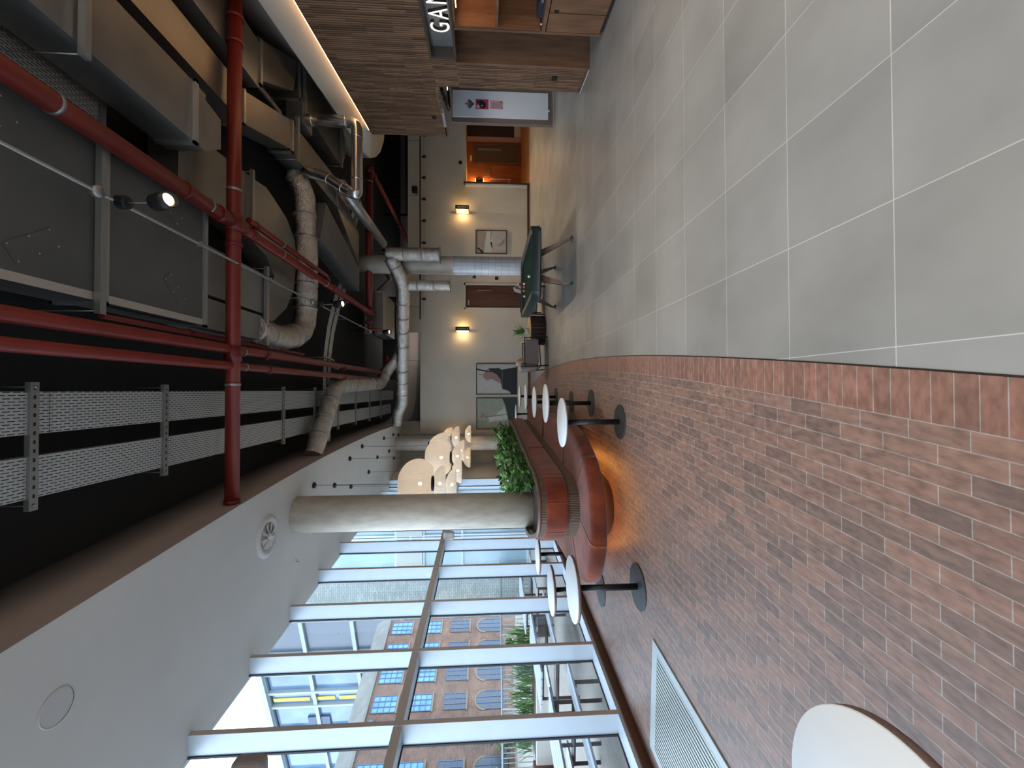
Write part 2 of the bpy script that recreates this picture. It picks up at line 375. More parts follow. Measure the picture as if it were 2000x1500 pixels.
# cream soffit over the slatted volume, rounded end, fascia up to the slab
e2 = [(4.18,-7.1)] + [(6.093, 6.698), (6.304, 8.133), (6.646, 10.475), (6.804, 11.844), (6.922, 12.436), (7.159, 13.094), (7.528, 13.686), (8.028, 14.279), (8.686, 14.739), (9.344, 14.937)] + [(13,15.2)]
s2 = MB(); s2.poly([(p[0],p[1],5.2) for p in e2]+[(13,-7.1,5.2)])
s2.strip(e2, 5.204, ZB, th=.05, mi=1, side=-1)
s2.build('ceiling', [M_cream, mat('grey_white_fascia', (.48,.46,.43), .8)])['kind'] = 'structure'

# window wall: bays of white frames
Ym = [6.09+1.19*k for k in range(-11, 8)]
M_front = mat('taupe_frame_edge', (.56,.50,.46), .5, .2)
def fq(Y0, Y1, d0, d1): return [(FX(Y0)-d0,Y0),(FX(Y1)-d0,Y1),(FX(Y1)-d1,Y1),(FX(Y0)-d1,Y0)]
for i in range(len(Ym)-1):
    a, b_ = Ym[i], Ym[i+1]
    last = i == len(Ym)-2
    w = bpy.data.objects.new('window_%d' % (i+1), None); COL.objects.link(w); w.location = (FX((a+b_)/2),(a+b_)/2,0); w['kind'] = 'structure'
    f = MB()
    f.prism(fq(b_-.03, b_+.03, .003, .24), .10, ZC, 0)
    f.prism(fq(b_-.031, b_+.031, 0, .004), .10, ZC, 1)
    f.prism(fq(a+.03, b_-.03, .02, .24), 2.62, 2.72, 0)
    f.prism(fq(a+.03, b_-.03, .016, .021), 2.62, 2.72, 1)
    f.prism(fq(b_-.044, b_-.03, .228, .25), .14, ZC, 2)
    f.prism(fq(a+.03, a+.040, .228, .25), .14, ZC, 2)
    for z in (.14, 2.606, 2.72): f.prism(fq(a+.03, b_-.03, .228, .25), z, z+.014, 2)
    f.build('window_frame', [M_frame, M_front, M_gasket], w)
    s = MB(); s.prism(fq(a+.03, b_-.03, 0, .24), .10, .14, 0); s.prism(fq(a+.03, b_-.03, .0, .012), .02, .10, 0)
    s.build('window_sill', M_frame, w)
    s = MB(); s.prism(fq(a, b_-.006, -.035, .0), .0, .10, 0); s.build('baseboard', M_bronze, w)
    g = MB(); g.prism(fq(a+.03, b_-.03, .238, .244), .16, 2.60); g.prism(fq(a+.03, b_-.03, .238, .244), 2.74, ZC); g.build('glass_pane', M_glass, w)
wl = MB(); wl.prism(fq(Ym[-1]+.03, 22, -.02, .3), 0, ZC); wl.prism(fq(-7.2, Ym[0], 0, .3), 0, ZC)
wl.prism(fq(-7.2, 22, .252, .30), ZC+.0, ZB+.3); wl.prism(fq(-7.2, 22, .24, .5), -.4, 0.0)
wl.build('wall_left', M_white)['kind'] = 'structure'

# ================================================================== RIGHT SIDE: SLATTED VOLUME
def slatmat():
    m = brickmat('walnut_slat', (.27,.15,.088), (.105,.056,.033), (.085,.05,.034), .62, .0435, .0, rough=.5, offset=.37, bump=0, nvar=.10, coord='UV', nscale=3, stretch=(1,8,1))
    return m
M_slat = slatmat()
def slats(b, path, z0, z1, pitch=.0435, w=.025, dep=.009):
    """vertical slats as a ridged sheet along a plan path"""
    P = [Vector(p) for p in path]; seg = [0]
    for i in range(1, len(P)): seg.append(seg[-1]+(P[i]-P[i-1]).length)
    def at(s):
        s = max(0, min(s, seg[-1]-1e-6))
        for i in range(1, len(P)):
            if s <= seg[i]: break
        t = (s-seg[i-1])/(seg[i]-seg[i-1]); d = (P[i]-P[i-1]).normalized()
        return P[i-1].lerp(P[i], t), Vector((d.y, -d.x))
    n = int(seg[-1]/pitch)
    for k in range(n):
        s = k*pitch
        pts = []
        for ss, dd in ((s,0),(s+w,0),(s+w,dep),(s+pitch,dep),(s+pitch,0)):
            p, nn = at(ss); pts.append((p.x+nn.x*dd, p.y+nn.y*dd, ss))
        for (x0,y0,s0),(x1,y1,s1) in zip(pts[:-1], pts[1:]):
            vv = (k+.5)*.0435 if True else 0
            ua, ub = z0, z1
            groove = abs(s0-s1) > .001 and (x0,y0) != pts[0][:2] and s0 > s+w-1e-4
            b.poly([(x0,y0,z0),(x1,y1,z0),(x1,y1,z1),(x0,y0,z1)], 1 if groove else 0, [(ua+20,vv),(ua+20,vv),(ub+20,vv),(ub+20,vv)])
M_groove = mat('dark_slat_groove', (.018,.012,.009), .7)
lin = lambda a, b_: [(RX(a),a),(RX(b_),b_)]
endp = [(RX(2.0),2.0),(RX(8.7),8.7),(5.46,8.95),(5.52,9.15),(5.62,9.3),(5.78,9.41),(6.0,9.5),(6.4,9.62),(7.4,9.9)]
sv = MB()
slats(sv, endp, 2.51, 4.1)
slats(sv, lin(6.46, 7.27), 2.12, 2.51); slats(sv, lin(6.60, 7.27), .05, 2.12)
slats(sv, [(RX(7.27),7.27),(RX(7.27)+.02,8.0)], 2.47, 2.51)
sv.poly([(p[0],p[1],4.1) for p in endp]+[(7.4,2,4.1)], 2)
wv = sv.build('wall_slatted', [M_slat, M_groove, M_cream]); wv['kind'] = 'structure'
uv_ = MB(); uv_.poly([(RX(7.27),7.27,2.49)]+[(p[0],p[1],2.49) for p in endp[1:]]+[(9,10.2,2.49),(9,7.27,2.49)])
uv_.prism([(RX(7.27)+.004,7.27),(RX(8.7)+.004,8.7),(RX(8.7)+.02,8.7),(RX(7.27)+.02,7.27)], 2.47, 2.53)
uv_.build('ceiling', mat('pale_soffit', (.42,.41,.39), .7))['kind'] = 'structure'
# warm light line on top of the slats
M_led = mat('warm_led_line', (1,.8,.5), .5, emis=(1.0,.52,.19), estr=10)
ld = thing('cove_light', 'warm glowing light line along the top of the slatted wood wall', 'light strip', (RX(5.5),5.5,4.1))
l = MB(); pth = [(RX(2.0),2.0),(RX(8.7),8.7),(5.46,8.95),(5.52,9.12)]
l.strip([(x+.045,y) for x,y in pth], 4.115, 4.135, th=.02, side=-1); l.build('diffuser', M_led, ld)
l = MB(); l.strip([(x+.03,y) for x,y in pth], 4.101, 4.115, th=.05, side=-1); l.build('channel', M_strut, ld)
# cream upstand behind the light line, flaring out round the far end
e3 = [(RX(-7.1)+.22,-7.1)] + [(5.267, 5.79), (5.449, 7.03), (5.744, 9.054), (5.881, 10.237), (5.983, 10.749), (6.188, 11.318), (6.506, 11.83), (6.939, 12.342), (7.507, 12.74), (8.076, 12.911)] + [(13,13.4)]
cb = [(RX(-7.1)+.14,-7.1),(RX(5.79)+.13,5.79),(RX(7.03)+.13,7.03),(RX(8.3)+.13,8.3),(RX(8.65)+.13,8.65),(5.66,9.06),(5.80,9.24),(6.05,9.38),(6.4,9.5),(6.9,9.65),(7.5,9.85),(13,10.4)]
c = MB()
for i in range(len(e3)-1):
    q = len(c.v); c.v += [(*cb[i],4.10),(*cb[i+1],4.10),(*cb[i+1],4.18),(*cb[i],4.18),(*e3[i+1],4.72),(*e3[i],4.72)]
    c.face([q,q+1,q+2,q+3], 0); c.face([q+3,q+2,q+4,q+5], 0, True)
    q = len(c.v); c.v += [(*e3[i],4.722),(*e3[i+1],4.722),(e3[i+1][0]+.3,e3[i+1][1],4.722),(e3[i][0]+.3,e3[i][1],4.722)]; c.face([q,q+1,q+2,q+3], 0)
c.build('ceiling', M_cream)['kind'] = 'structure'
# plinth lines on the floor
c = MB(); c.prism([(RX(6.6)-.012,6.6),(RX(7.27)-.012,7.27),(RX(7.27),7.27),(RX(6.6),6.6)], 0, .012, 0); c.prism([(RX(6.6)+.004,6.6),(RX(7.27)+.004,7.27),(RX(7.27)+.02,7.27),(RX(6.6)+.02,6.6)], 0, .05, 1)
c.build('baseboard_right', [mat('light_metal_strip', (.75,.74,.72), .3, .4), M_flute])['kind'] = 'structure'

def rq(Y0, Y1, d0, d1): return [(RX(Y0)+d0,Y0),(RX(Y1)+d0,Y1),(RX(Y1)+d1,Y1),(RX(Y0)+d1,Y0)]
# frontal board closing the recess
pn = MB(); pn.box(RX(6.56),RX(6.56)+.6,6.56,6.60,0,2.12); pn.build('trim_3', M_oak)['kind'] = 'structure'
# sign box
sg = thing('illuminated_sign', 'recessed grey metal sign box with glowing white letters over the shelving', 'sign', (RX(5),5,2.3))
M_grey = mat('brushed_grey_metal', (.30,.30,.30), .38, .6, var=.08, vscale=5)
s = MB(); s.prism(rq(2.2, 6.45, .14, .16), 2.14, 2.49, 0); s.build('backplate', M_grey, sg)
s = MB(); s.prism(rq(2.2, 6.45, -.02, .16), 2.48, 2.515); s.prism(rq(2.2, 6.45, -.02, .16), 2.105, 2.14); s.prism(rq(6.41, 6.47, -.02, .16), 2.14, 2.48); s.build('sign_frame', mat('dark_brown_frame', (.09,.065,.05), .4, .4), sg)
M_lit = mat('lit_white_acrylic', (1,.97,.9), .4, emis=(1,.95,.86), estr=.6)
# letters run from the far end towards the viewer when read from inside the room
dirv = Vector((-.14,-1,0)).normalized(); upv = Vector((0,0,1)); nv = dirv.cross(upv)
x_off = 0
for ch, wadv in (('G',.265),('A',.255),('M',.30),('E',.21),('S',.21)):
    Y0 = 5.965 - x_off*.99
    org = Vector((RX(Y0)+.055, Y0, 2.165))
    Mx = Matrix.Translation(org) @ Matrix(((dirv.x, upv.x, nv.x, 0),(dirv.y, upv.y, nv.y, 0),(dirv.z, upv.z, nv.z, 0),(0,0,0,1)))
    lo = textmesh(ch, .385, .022, Mx @ Matrix.Diagonal((.78,1,1,1)), 'letter', M_lit, sg, bevel_d=.0)
    lo.data.materials.append(MATS['dark_brown_frame']); lo.data.update()
    for pg in lo.data.polygons: pg.material_index = 0 if abs(pg.normal.dot(nv)) > .6 else 1
    x_off += wadv
# shelving unit
un = thing('shelving_unit', 'walnut shelving and cupboard unit recessed under the lit sign', 'shelving', (RX(4.5),4.5,0))
s = MB(); s.prism(rq(5.795, 5.835, -.01, .5), .02, 2.10); s.prism(rq(2.3, 5.795, .48, .5), .02, 2.10); s.prism(rq(2.3, 5.795, 0, .5), 2.07, 2.10)
s.build('carcass', M_oak, un)
s = MB(); s.prism(rq(2.3, 5.795, .46, .48), .9, 2.07); s.prism(rq(5.775, 5.795, 0.01, .48), .9, 2.07); s.build('back_panel', M_oaki, un)
s = MB(); s.prism(rq(2.3, 5.79, .02, .46), 1.49, 1.525); s.build('shelf', M_oak, un)
s = MB(); s.prism(rq(2.3, 5.80, -.015, .48), .83, .88); s.build('worktop', M_oak, un)
s = MB(); s.prism(rq(2.3, 5.80, .04, .1), 0, .06); s.build('plinth', M_groove, un)
for k, (a, b_) in enumerate(((5.445,5.79),(4.87,5.435),(4.30,4.86),(3.73,4.29),(3.16,3.72),(2.59,3.15))):
    d = MB(); d.prism(rq(a+.003, b_-.003, -.005, .018), .06, .815); do = d.build('door', M_oak, un)
    if k: h = MB(); h.prism(rq(b_-.05, b_-.008, -.012, -.004), .70, .76); h.build('handle', M_blk, do)
c = lamp('AREA', 'shelf_light', (RX(4.6)+.22, 4.4, 2.05), 5, (1,.62,.34), .12, (0,0,math.atan(-.14)), size_y=2.4)
ls = thing('shelf_light_strip', 'slim warm light strip under the top of the shelving', 'light strip', (RX(4.6)+.2,4.4,2.065))
s = MB(); s.prism(rq(3.2, 5.7, .20, .22), 2.058, 2.068); s.build('diffuser', mat('warm_strip', (1,.7,.4), .5, emis=(1,.62,.32), estr=4), ls)
gm = thing('games_case', 'dark blue-black games case standing at the end of the worktop', 'case', (RX(5.4)+.2,5.3,.88))
s = MB(); s.prism(rq(5.0, 5.72, .12, .34), .88, .955); bevel(s.build('case_body', mat('dark_blue_black', (.02,.03,.045), .4), gm), .006); s = MB(); s.prism(rq(5.3, 5.42, .105, .12), .90, .925); s.build('latch', M_galv, gm)
s = MB().cyl(RX(5.74)-.0+.06, 5.74, .88, .90, .012, 12); tag(s.build('small_knob', mat('white_plastic', (.7,.7,.7), .4)), 'tiny white knob on the worktop beside the upright end panel', 'knob')
hb = thing('white_pendant_ball', 'small white ball hanging inside the upper shelf bay', 'ornament', (RX(5.0)+.1,5.02,1.75))
MB().lathe([(0,-.05),(.03,-.04),(.05,0),(.03,.04),(0,.05)], RX(5.0)+.12, 5.0, 16, z=1.70).build('ball', mat('white_gloss', (.8,.8,.82), .3), hb)
MB().tube([(RX(5.0)+.12,5.0,1.75),(RX(5.0)+.12,5.0,2.07)], .002, 6).build('cord', M_blk, hb)
# small dark sockets on the slats
for (Y, z, lb) in ((6.86,.52,'small dark socket low on the slatted wall near the floor'),(8.29,2.68,'small dark sensor plate high on the slatted volume')):
    k = thing('wall_socket', lb, 'socket', (RX(Y),Y,z)); s = MB(); s.prism(rq(Y-.05,Y+.05,-.012,0.004), z-.045, z+.045); bevel(s.build('plate', M_blk, k), .004); s = MB(); s.prism(rq(Y-.025,Y+.025,-.016,-.01), z-.02, z+.02); s.build('insert', M_groove, k)
# white board wall under the volume with posters
w = MB(); w.box(6.53,12.9,10.2,10.3,0,2.49,0); w.build('wall_board', mat('brown_post', (.20,.145,.115), .6))['kind'] = 'structure'
wb = MB(); wb.box(6.65,7.30,10.18,10.2,.13,2.47); wb.build('trim_4', mat('white_gloss_board', (.84,.86,.90), .3))['kind'] = 'structure'
wb = MB(); wb.box(6.5,7.4,10.17,10.2,0,.012); wb.build('trim_5', MATS['light_metal_strip'])['kind'] = 'structure'
def flat(b, pts, y, mi=0): b.poly([(x,y,z) for x,z in pts], mi)
def rect(x0,x1,z0,z1): return [(x0,z0),(x1,z0),(x1,z1),(x0,z1)]
M_paper = mat('pink_paper', (.62,.38,.42), .8); M_pink = mat('crimson_print', (.55,.06,.14), .6); M_ink = mat('black_print', (.015,.015,.018), .6); M_pw = mat('white_print', (.72,.72,.72), .6)
dm = thing('diamond_notice', 'black and white diamond notice at the top of the white board', 'notice', (6.965,10.178,2.06))
b = MB(); cx, cz = 6.965, 2.065; r_ = .125
b = MB(); flat(b, [(cx-r_,cz),(cx,cz-r_),(cx+r_,cz),(cx,cz+r_)], 10.176, 0); b.build('white_half', M_pw, dm)
b = MB(); flat(b, [(cx-r_,cz),(cx,cz-r_),(cx+r_,cz)], 10.175, 0); flat(b, rect(cx-.02,cx+.02,cz+.055,cz+.085), 10.175)
for k in range(4): flat(b, rect(cx-.07,cx+.07,cz+.012+k*.008,cz+.016+k*.008), 10.175)
flat(b, rect(cx-.1,cx+.1,cz+.012,cz+.03), 10.1752)
b.build('black_print', M_ink, dm)
b = MB()
for k in range(5): flat(b, rect(cx-.06+k*.008,cx+.06-k*.008,cz-.025-k*.016,cz-.019-k*.016), 10.174)
b.build('text_lines', mat('grey_print', (.35,.35,.35), .6), dm)
p1 = thing('red_poster', 'small crimson poster with a black and pale figure under the diamond', 'poster', (6.965,10.178,1.75))
b = MB(); b.box(6.845,7.086,10.172,10.178,1.596,1.908); b.build('sheet', M_pink, p1)
b = MB(); flat(b, [(6.86,1.70),(6.90,1.66),(6.99,1.66),(7.05,1.72),(7.06,1.80),(7.0,1.83),(6.93,1.82),(6.87,1.78)], 10.171); flat(b, [(6.98,1.85),(7.04,1.82),(7.06,1.87),(7.0,1.89)], 10.171); b.build('dark_figure', M_ink, p1)
b = MB(); flat(b, [(6.86,1.82),(6.91,1.80),(6.95,1.84),(6.93,1.89),(6.87,1.885)], 10.170); flat(b, [(6.91,1.74),(6.94,1.73),(6.945,1.765),(6.915,1.77)], 10.170); b.build('pale_figure', mat('pale_print', (.6,.5,.52), .6), p1)
p2 = thing('pink_text_poster', 'small pale pink poster filled with text lines, lowest on the board', 'poster', (6.96,10.178,1.40))
b = MB(); b.box(6.858,7.062,10.172,10.178,1.246,1.558); b.build('sheet', M_paper, p2)
b = MB()
for k in range(13):
    flat(b, rect(6.872, 7.0+.04*random.random(), 1.27+k*.020, 1.276+k*.020), 10.171)
b.build('text_lines', mat('mauve_print', (.30,.12,.16), .6), p2)
b = MB(); flat(b, [(7.02,1.26),(7.055,1.30),(7.045,1.31),(7.0,1.275)], 10.170); flat(b, rect(6.862,6.885,1.255,1.275), 10.170); b.build('small_motif', M_ink, p2)
st = MB().box(6.83,6.87,10.14,10.17,.10,.16); tag(st.build('door_stop', mat('white_plastic', (.7,.7,.7), .4)), 'tiny white block at the foot of the white board', 'door stop')
dl = thing('soffit_fill_light', 'added round fill light under the slatted volume near the white board', 'downlight', (6.5,9.0,2.48))  # added light, lifts the dim area round the white board
MB().lathe([(0,0),(.05,0),(.05,-.01),(0,-.01)], 6.5, 9.0, 20, z=2.488).build('lens', mat('soft_lens', (1,.95,.85), .5, emis=(1,.95,.85), estr=2), dl)
lamp('SPOT', 'soffit_fill_beam', (6.5,9.0,2.46), 45, (1,.95,.9), .05, (0,0,0), spot=2.4, blend=1)
rl = thing('black_rail', 'bent black rail fixed under the slatted volume by the white board', 'rail', (6,8.6,2.45))
MB().tube([(5.46,7.6,2.455),(6.12,9.15,2.455),(6.2,9.25,2.455),(6.35,8.9,2.455)], .028, 10).build('rail_tube', M_blk, rl)
MB().box(5.7,5.76,8.2,8.26,2.45,2.49).build('rail_bracket', M_blk, rl)

# ================================================================== FAR WALL THINGS
# dark slatted door
d1 = bpy.data.objects.new('door_1', None); COL.objects.link(d1); d1.location = (3.56,15.95,0); d1['kind'] = 'structure'
b = MB(); b.box(3.16,3.96,15.97,16.02,.01,2.42,0)
M_door = mat('dark_walnut_door', (.13,.055,.035), .45, vcol=(.07,.03,.022), vscale=6, stretch=(2,2,.3))
for k in range(15): b.box(3.18+k*.052,3.18+k*.052+.036,15.955,15.97,.03,2.40,0)
b.build('door_leaf', M_door, d1)
b = MB(); b.box(3.07,3.13,15.92,16.1,0,2.50); b.box(3.99,4.05,15.92,16.1,0,2.50); b.box(3.07,4.05,15.92,16.1,2.44,2.50); b.build('door_frame', mat('pale_frame', (.55,.51,.45), .6), d1)
b = MB(); b.box(3.76,3.80,15.90,15.93,1.45,2.02,0); b.box(3.76,3.80,15.93,15.96,1.5,1.53,0); b.box(3.76,3.80,15.93,15.96,1.94,1.97,0); b.build('handle', mat('warm_brass', (.55,.40,.26), .3, .9), d1)
MB().box(3.22,3.42,15.93,15.955,2.30,2.36).build('closer_plate', MATS['warm_brass'], d1)
# corridor beyond the doorway
M_or = mat('orange_timber_panel', (.34,.12,.04), .45, vcol=(.22,.075,.025), vscale=4, stretch=(2,2,.3))
c = MB(); c.box(7.7,11.88,20.0,20.1,0,2.56,0); c.box(7.6,7.7,16.1,20.1,0,2.56,0); c.box(7.6,13,16.1,20.6,2.56,2.62,2); c.box(11.88,12.07,19.9,20.1,0,2.56,1); c.box(12.07,13,20.0,20.1,.30,2.56,3); c.box(12.07,13,20.0,20.1,0,.30,4)
c.build('wall_corridor', [M_or, mat('pinkish_post', (.42,.27,.21), .6), M_cream, mat('aubergine_slats', (.055,.035,.045), .6, vcol=(.03,.02,.025), vscale=30, stretch=(1,1,.05)), mat('cream_plinth', (.62,.55,.36), .6)])['kind'] = 'structure'
d2 = bpy.data.objects.new('door_2', None); COL.objects.link(d2); d2.location = (11.2,20,0); d2['kind'] = 'structure'
b = MB(); b.box(10.78,10.88,19.93,20.0,.03,2.28); b.box(11.69,11.79,19.93,20.0,.03,2.28); b.box(10.88,11.69,19.93,20.0,2.17,2.28); b.box(10.88,11.69,19.93,20.0,.03,.15); b.build('door_frame', M_oak, d2)
MB().box(10.88,11.69,19.96,19.98,.15,2.17).build('glass_pane', mat('smoky_glass', (.10,.08,.06), .12), d2)
MB().box(11.44,11.51,19.90,19.955,.95,2.04).build('handle', M_strut, d2)
MB().box(10.95,11.17,19.93,19.99,2.33,2.42).build('exit_plate', M_pw, d2)
c = lamp('POINT', 'corridor_light', (10.0,17.8,2.4), 22, (1,.62,.30), .1)
k = thing('corridor_downlight', 'round warm downlight in the corridor ceiling beyond the doorway', 'downlight', (10.0,17.8,2.55)); MB().cyl(10.0,17.8,2.53,2.56,.07,20).build('trim_ring', mat('warm_lens', (1,.8,.6), .4, emis=(1,.65,.35), estr=3), k)
wl_ = thing('hourglass_wall_lamp', 'black hourglass wall lamp glowing orange up and down in the corridor', 'wall lamp', (9.98,19.95,1.97))
MB().lathe([(0,-.18),(.10,-.18),(.02,0),(.10,.18),(0,.18)], 9.98, 19.90, 20, z=1.97).build('shade', M_blk, wl_)
for z in (2.16, 1.78): MB().cyl(9.98,19.90,z-.008,z+.008,.08,16).build('bulb', mat('orange_bulb', (1,.5,.2), .5, emis=(1,.45,.12), estr=14), wl_)
c = lamp('POINT', 'hourglass_glow', (9.98,19.80,2.26), 4, (1,.42,.12), .03); c = lamp('POINT', 'hourglass_glow', (9.98,19.80,1.68), 4, (1,.42,.12), .03)
b = MB(); b.box(10.2,10.6,19.96,20.0,1.45,1.75); k = tag(b.build('notice_frame', mat('dim_notice', (.20,.10,.05), .4)), 'small dim framed notice on the corridor panelling', 'notice')
# open leaf with bar handle at the jamb
d3 = bpy.data.objects.new('door_3', None); COL.objects.link(d3); d3.location = (7.85,15.95,0); d3['kind'] = 'structure'
MB().box(7.80,7.86,15.80,15.96,.01,2.50).build('door_frame', mat('dark_jamb', (.045,.03,.03), .5), d3)
MB().box(7.74,7.80,15.82,15.95,.10,2.44).build('jamb_strip', M_wallf, d3)
b = MB(); b.tube([(7.94,15.72,.72),(7.94,15.72,1.5)], .016, 10); b.tube([(7.84,15.80,.8),(7.94,15.72,.8)], .01, 8); b.tube([(7.84,15.80,1.42),(7.94,15.72,1.42)], .01, 8); b.build('handle', MATS['warm_brass'], d3)

# framed pictures
M_fr = mat('thin_black_frame', (.02,.018,.018), .45)
def picture(name, label, x0, x1, z0, z1, bgc, shapes, y=15.95):
    t = thing(name, label, 'picture', ((x0+x1)/2, y, (z0+z1)/2), 'framed abstract pictures on the far wall')
    f = MB(); w = .025
    f.box(x0,x1,y-.045,y,z0,z0+w); f.box(x0,x1,y-.045,y,z1-w,z1); f.box(x0,x0+w,y-.045,y,z0+w,z1-w); f.box(x1-w,x1,y-.045,y,z0+w,z1-w); f.build('frame', M_fr, t)
    mats = [bgc]; b = MB(); b.box(x0+w,x1-w,y-.02,y-.002,z0+w,z1-w,0)
    for i, (pts, m) in enumerate(shapes):
        if m not in mats: mats.append(m)
        P = [(x0+w+(x1-x0-2*w)*u, z1-w-(z1-z0-2*w)*v) for u, v in pts]
        b.poly([(x,y-.021-.0006*i,z) for x,z in P], mats.index(m))
    b.build('canvas', mats, t); return t
M_pg = mat('pale_grey_paint', (.47,.46,.42), .8, var=.07, vscale=5); M_dk = mat('blue_black_paint', (.018,.022,.026), .7); M_ro = mat('dusty_rose_paint', (.33,.20,.20), .8, var=.1, vscale=9)
M_mr = mat('maroon_black_paint', (.03,.012,.014), .7); M_sg = mat('sage_paint', (.31,.35,.28), .8, var=.06, vscale=4); M_gn = mat('deep_green_paint', (.025,.045,.038), .7); M_wt = mat('off_white_paint', (.52,.53,.51), .8, var=.04, vscale=4)
# u: left to right, v: top to bottom of the upright picture
picture('abstract_picture', 'upright abstract picture in grey, black and dusty rose, right one of the pair', -.172, 1.01, .50, 2.05, M_pg, [
 ([(.90,.28),(.86,.30),(.87,.56),(.82,.62),(.90,1.0),(0,1.0),(0,.86),(.06,.84),(.13,.76),(.17,.64),(.35,.61),(.42,.58),(.60,.47),(.72,.37),(.82,.30)], M_dk),
 ([(.84,.26),(.76,.20),(.62,.16),(.56,.16),(.50,.21),(.46,.27),(.50,.33),(.49,.40),(.40,.52),(.35,.61),(.48,.60),(.66,.50),(.74,.38)], M_ro),
 ([(.86,.0),(.80,.0),(.75,.24),(.73,.36),(.76,.37),(.79,.22)], M_mr),
 ([(.655,.05),(.645,.05),(.645,.17),(.655,.17)], M_dk),
 ([(.82,.638),(.82,.642),(.20,.642),(.20,.638)], M_pg)])
picture('abstract_picture', 'upright abstract picture in sage and deep green with white shapes, left one of the pair', -1.475, -.287, .50, 2.05, M_sg, [
 ([(1,.64),(.74,.72),(.50,.76),(.15,.81),(.13,1.0),(1.0,1.0)], M_gn),
 ([(.74,.68),(.48,.74),(.46,.46),(.56,.56),(.64,.66)], M_wt),
 ([(.40,.27),(.48,.76),(.30,.77),(.22,.32)], M_wt),
 ([(.36,.10),(.40,.20),(.45,.22),(.53,.13),(.40,.08)], M_ro),
 ([(.39,.20),(.375,.20),(.46,.76),(.475,.76)], M_mr),
 ([(.53,.0),(.535,.0),(.535,.24),(.53,.24)], M_gn), ([(.23,.0),(.235,.0),(.235,.24),(.23,.24)], M_gn), ([(.23,.24),(.535,.24),(.535,.245),(.23,.245)], M_gn)])
M_tp = mat('taupe_paint', (.33,.28,.25), .8, var=.06, vscale=5); M_lv = mat('pale_lilac_paint', (.45,.41,.40), .8, var=.05, vscale=5)
picture('abstract_picture', 'framed taupe and lilac abstract picture between the wall lamp and the tiled column', 5.18, 6.085, .872, 2.06, M_lv, [
 ([(0,.0),(1,.0),(1,.32),(.62,.33),(.3,.27),(.1,.27),(.0,.25)], M_tp),
 ([(.0,.27),(.45,.28),(.95,.36),(1,.50),(.85,.55),(.4,.56),(.05,.52),(0,.5)], M_wt),
 ([(.26,.05),(.12,.20),(.0,.24),(0,.16),(.10,.13),(.20,.03)], M_ink),
 ([(.50,.46),(.50,.52),(.14,.545),(.30,.50)], M_ink),
 ([(1,.49),(1,.505),(.58,.49),(.58,.48)], M_ink),
 ([(.74,.99),(.60,.95),(.45,.94),(.36,.86),(.30,.72),(.36,.72),(.44,.80),(.6,.9)], M_tp)])

# wall lanterns with lit sides
M_lan = mat('lantern_glow', (1,.8,.4), .5, emis=(1,.68,.24), estr=.62); M_lan2 = mat('lantern_glow_pale', (1,.9,.6), .5, emis=(1,.82,.52), estr=.85)
def lantern(x, label, m):
    t = thing('wall_lantern', label, 'wall lamp', (x,15.95,2.555), 'lit sign lanterns on the far wall')
    zc = 2.54; hz = .25; d = .51
    # deep black box: narrow lettered front, long lit sides
    b = MB(); xr = x+.07; xl = x-.07
    b.box(xl, xr, 15.95-d, 15.95-d+.02, zc-hz, zc+hz)
    for z in (zc-hz, zc+hz-.02): b.box(xl,xr,15.95-d+.02,15.90,z,z+.02)
    for xx in (xl, xr-.02): b.box(xx,xx+.02,15.88,15.90,zc-hz,zc+hz)
    b.box(x-.03,x+.03,15.90,15.95,zc-.06,zc+.06); b.box(xr,xr+.03,15.6,15.66,zc+.08,zc+.16)
    b.build('lantern_frame', M_blk, t)
    for (xa, xb) in ((xl+.004,xl+.014),(xr-.014,xr-.004)): MB().box(xa,xb,15.95-d+.022,15.88,zc-hz+.022,zc+hz-.022).build('glass_side', m, t)
    # vertical row of small white letters, reading upwards
    Mx = Matrix.Translation((xr-.045, 15.95-d-.004, zc-hz+.035)) @ Matrix(((0,-1,0,0),(0,0,-1,0),(1,0,0,0),(0,0,0,1)))
    textmesh('R PAINTEX', .082, .002, Mx, 'lettering', mat('letter_white', (.5,.5,.52), .6), t)
    lamp('POINT', 'lantern_glow', (xl-.05,15.75,zc), 5.5, (1,.66,.30), .06)
    lamp('POINT', 'lantern_glow', (xr+.05,15.75,zc), 4, (1,.66,.30), .06)
    return t
lantern(6.737, 'black wall lantern with wide yellow lit side, right of the taupe picture', M_lan)
lantern(2.258, 'black wall lantern with narrow pale lit side, left of the dark slatted door', M_lan2)
for (x, z, lb) in ((4.25,1.27,'small dark wall plate between slatted door and tiled column'),(8.65,2.63,'small dark plate above the corridor doorway')):
    k = thing('wall_plate', lb, 'wall plate', (x,15.95,z)); bevel(MB().box(x-.06,x+.06,15.93,15.95,z-.06,z+.06).build('plate', M_blk, k), .005); MB().box(x-.025,x+.025,15.925,15.93,z-.025,z+.025).build('insert', M_groove, k)
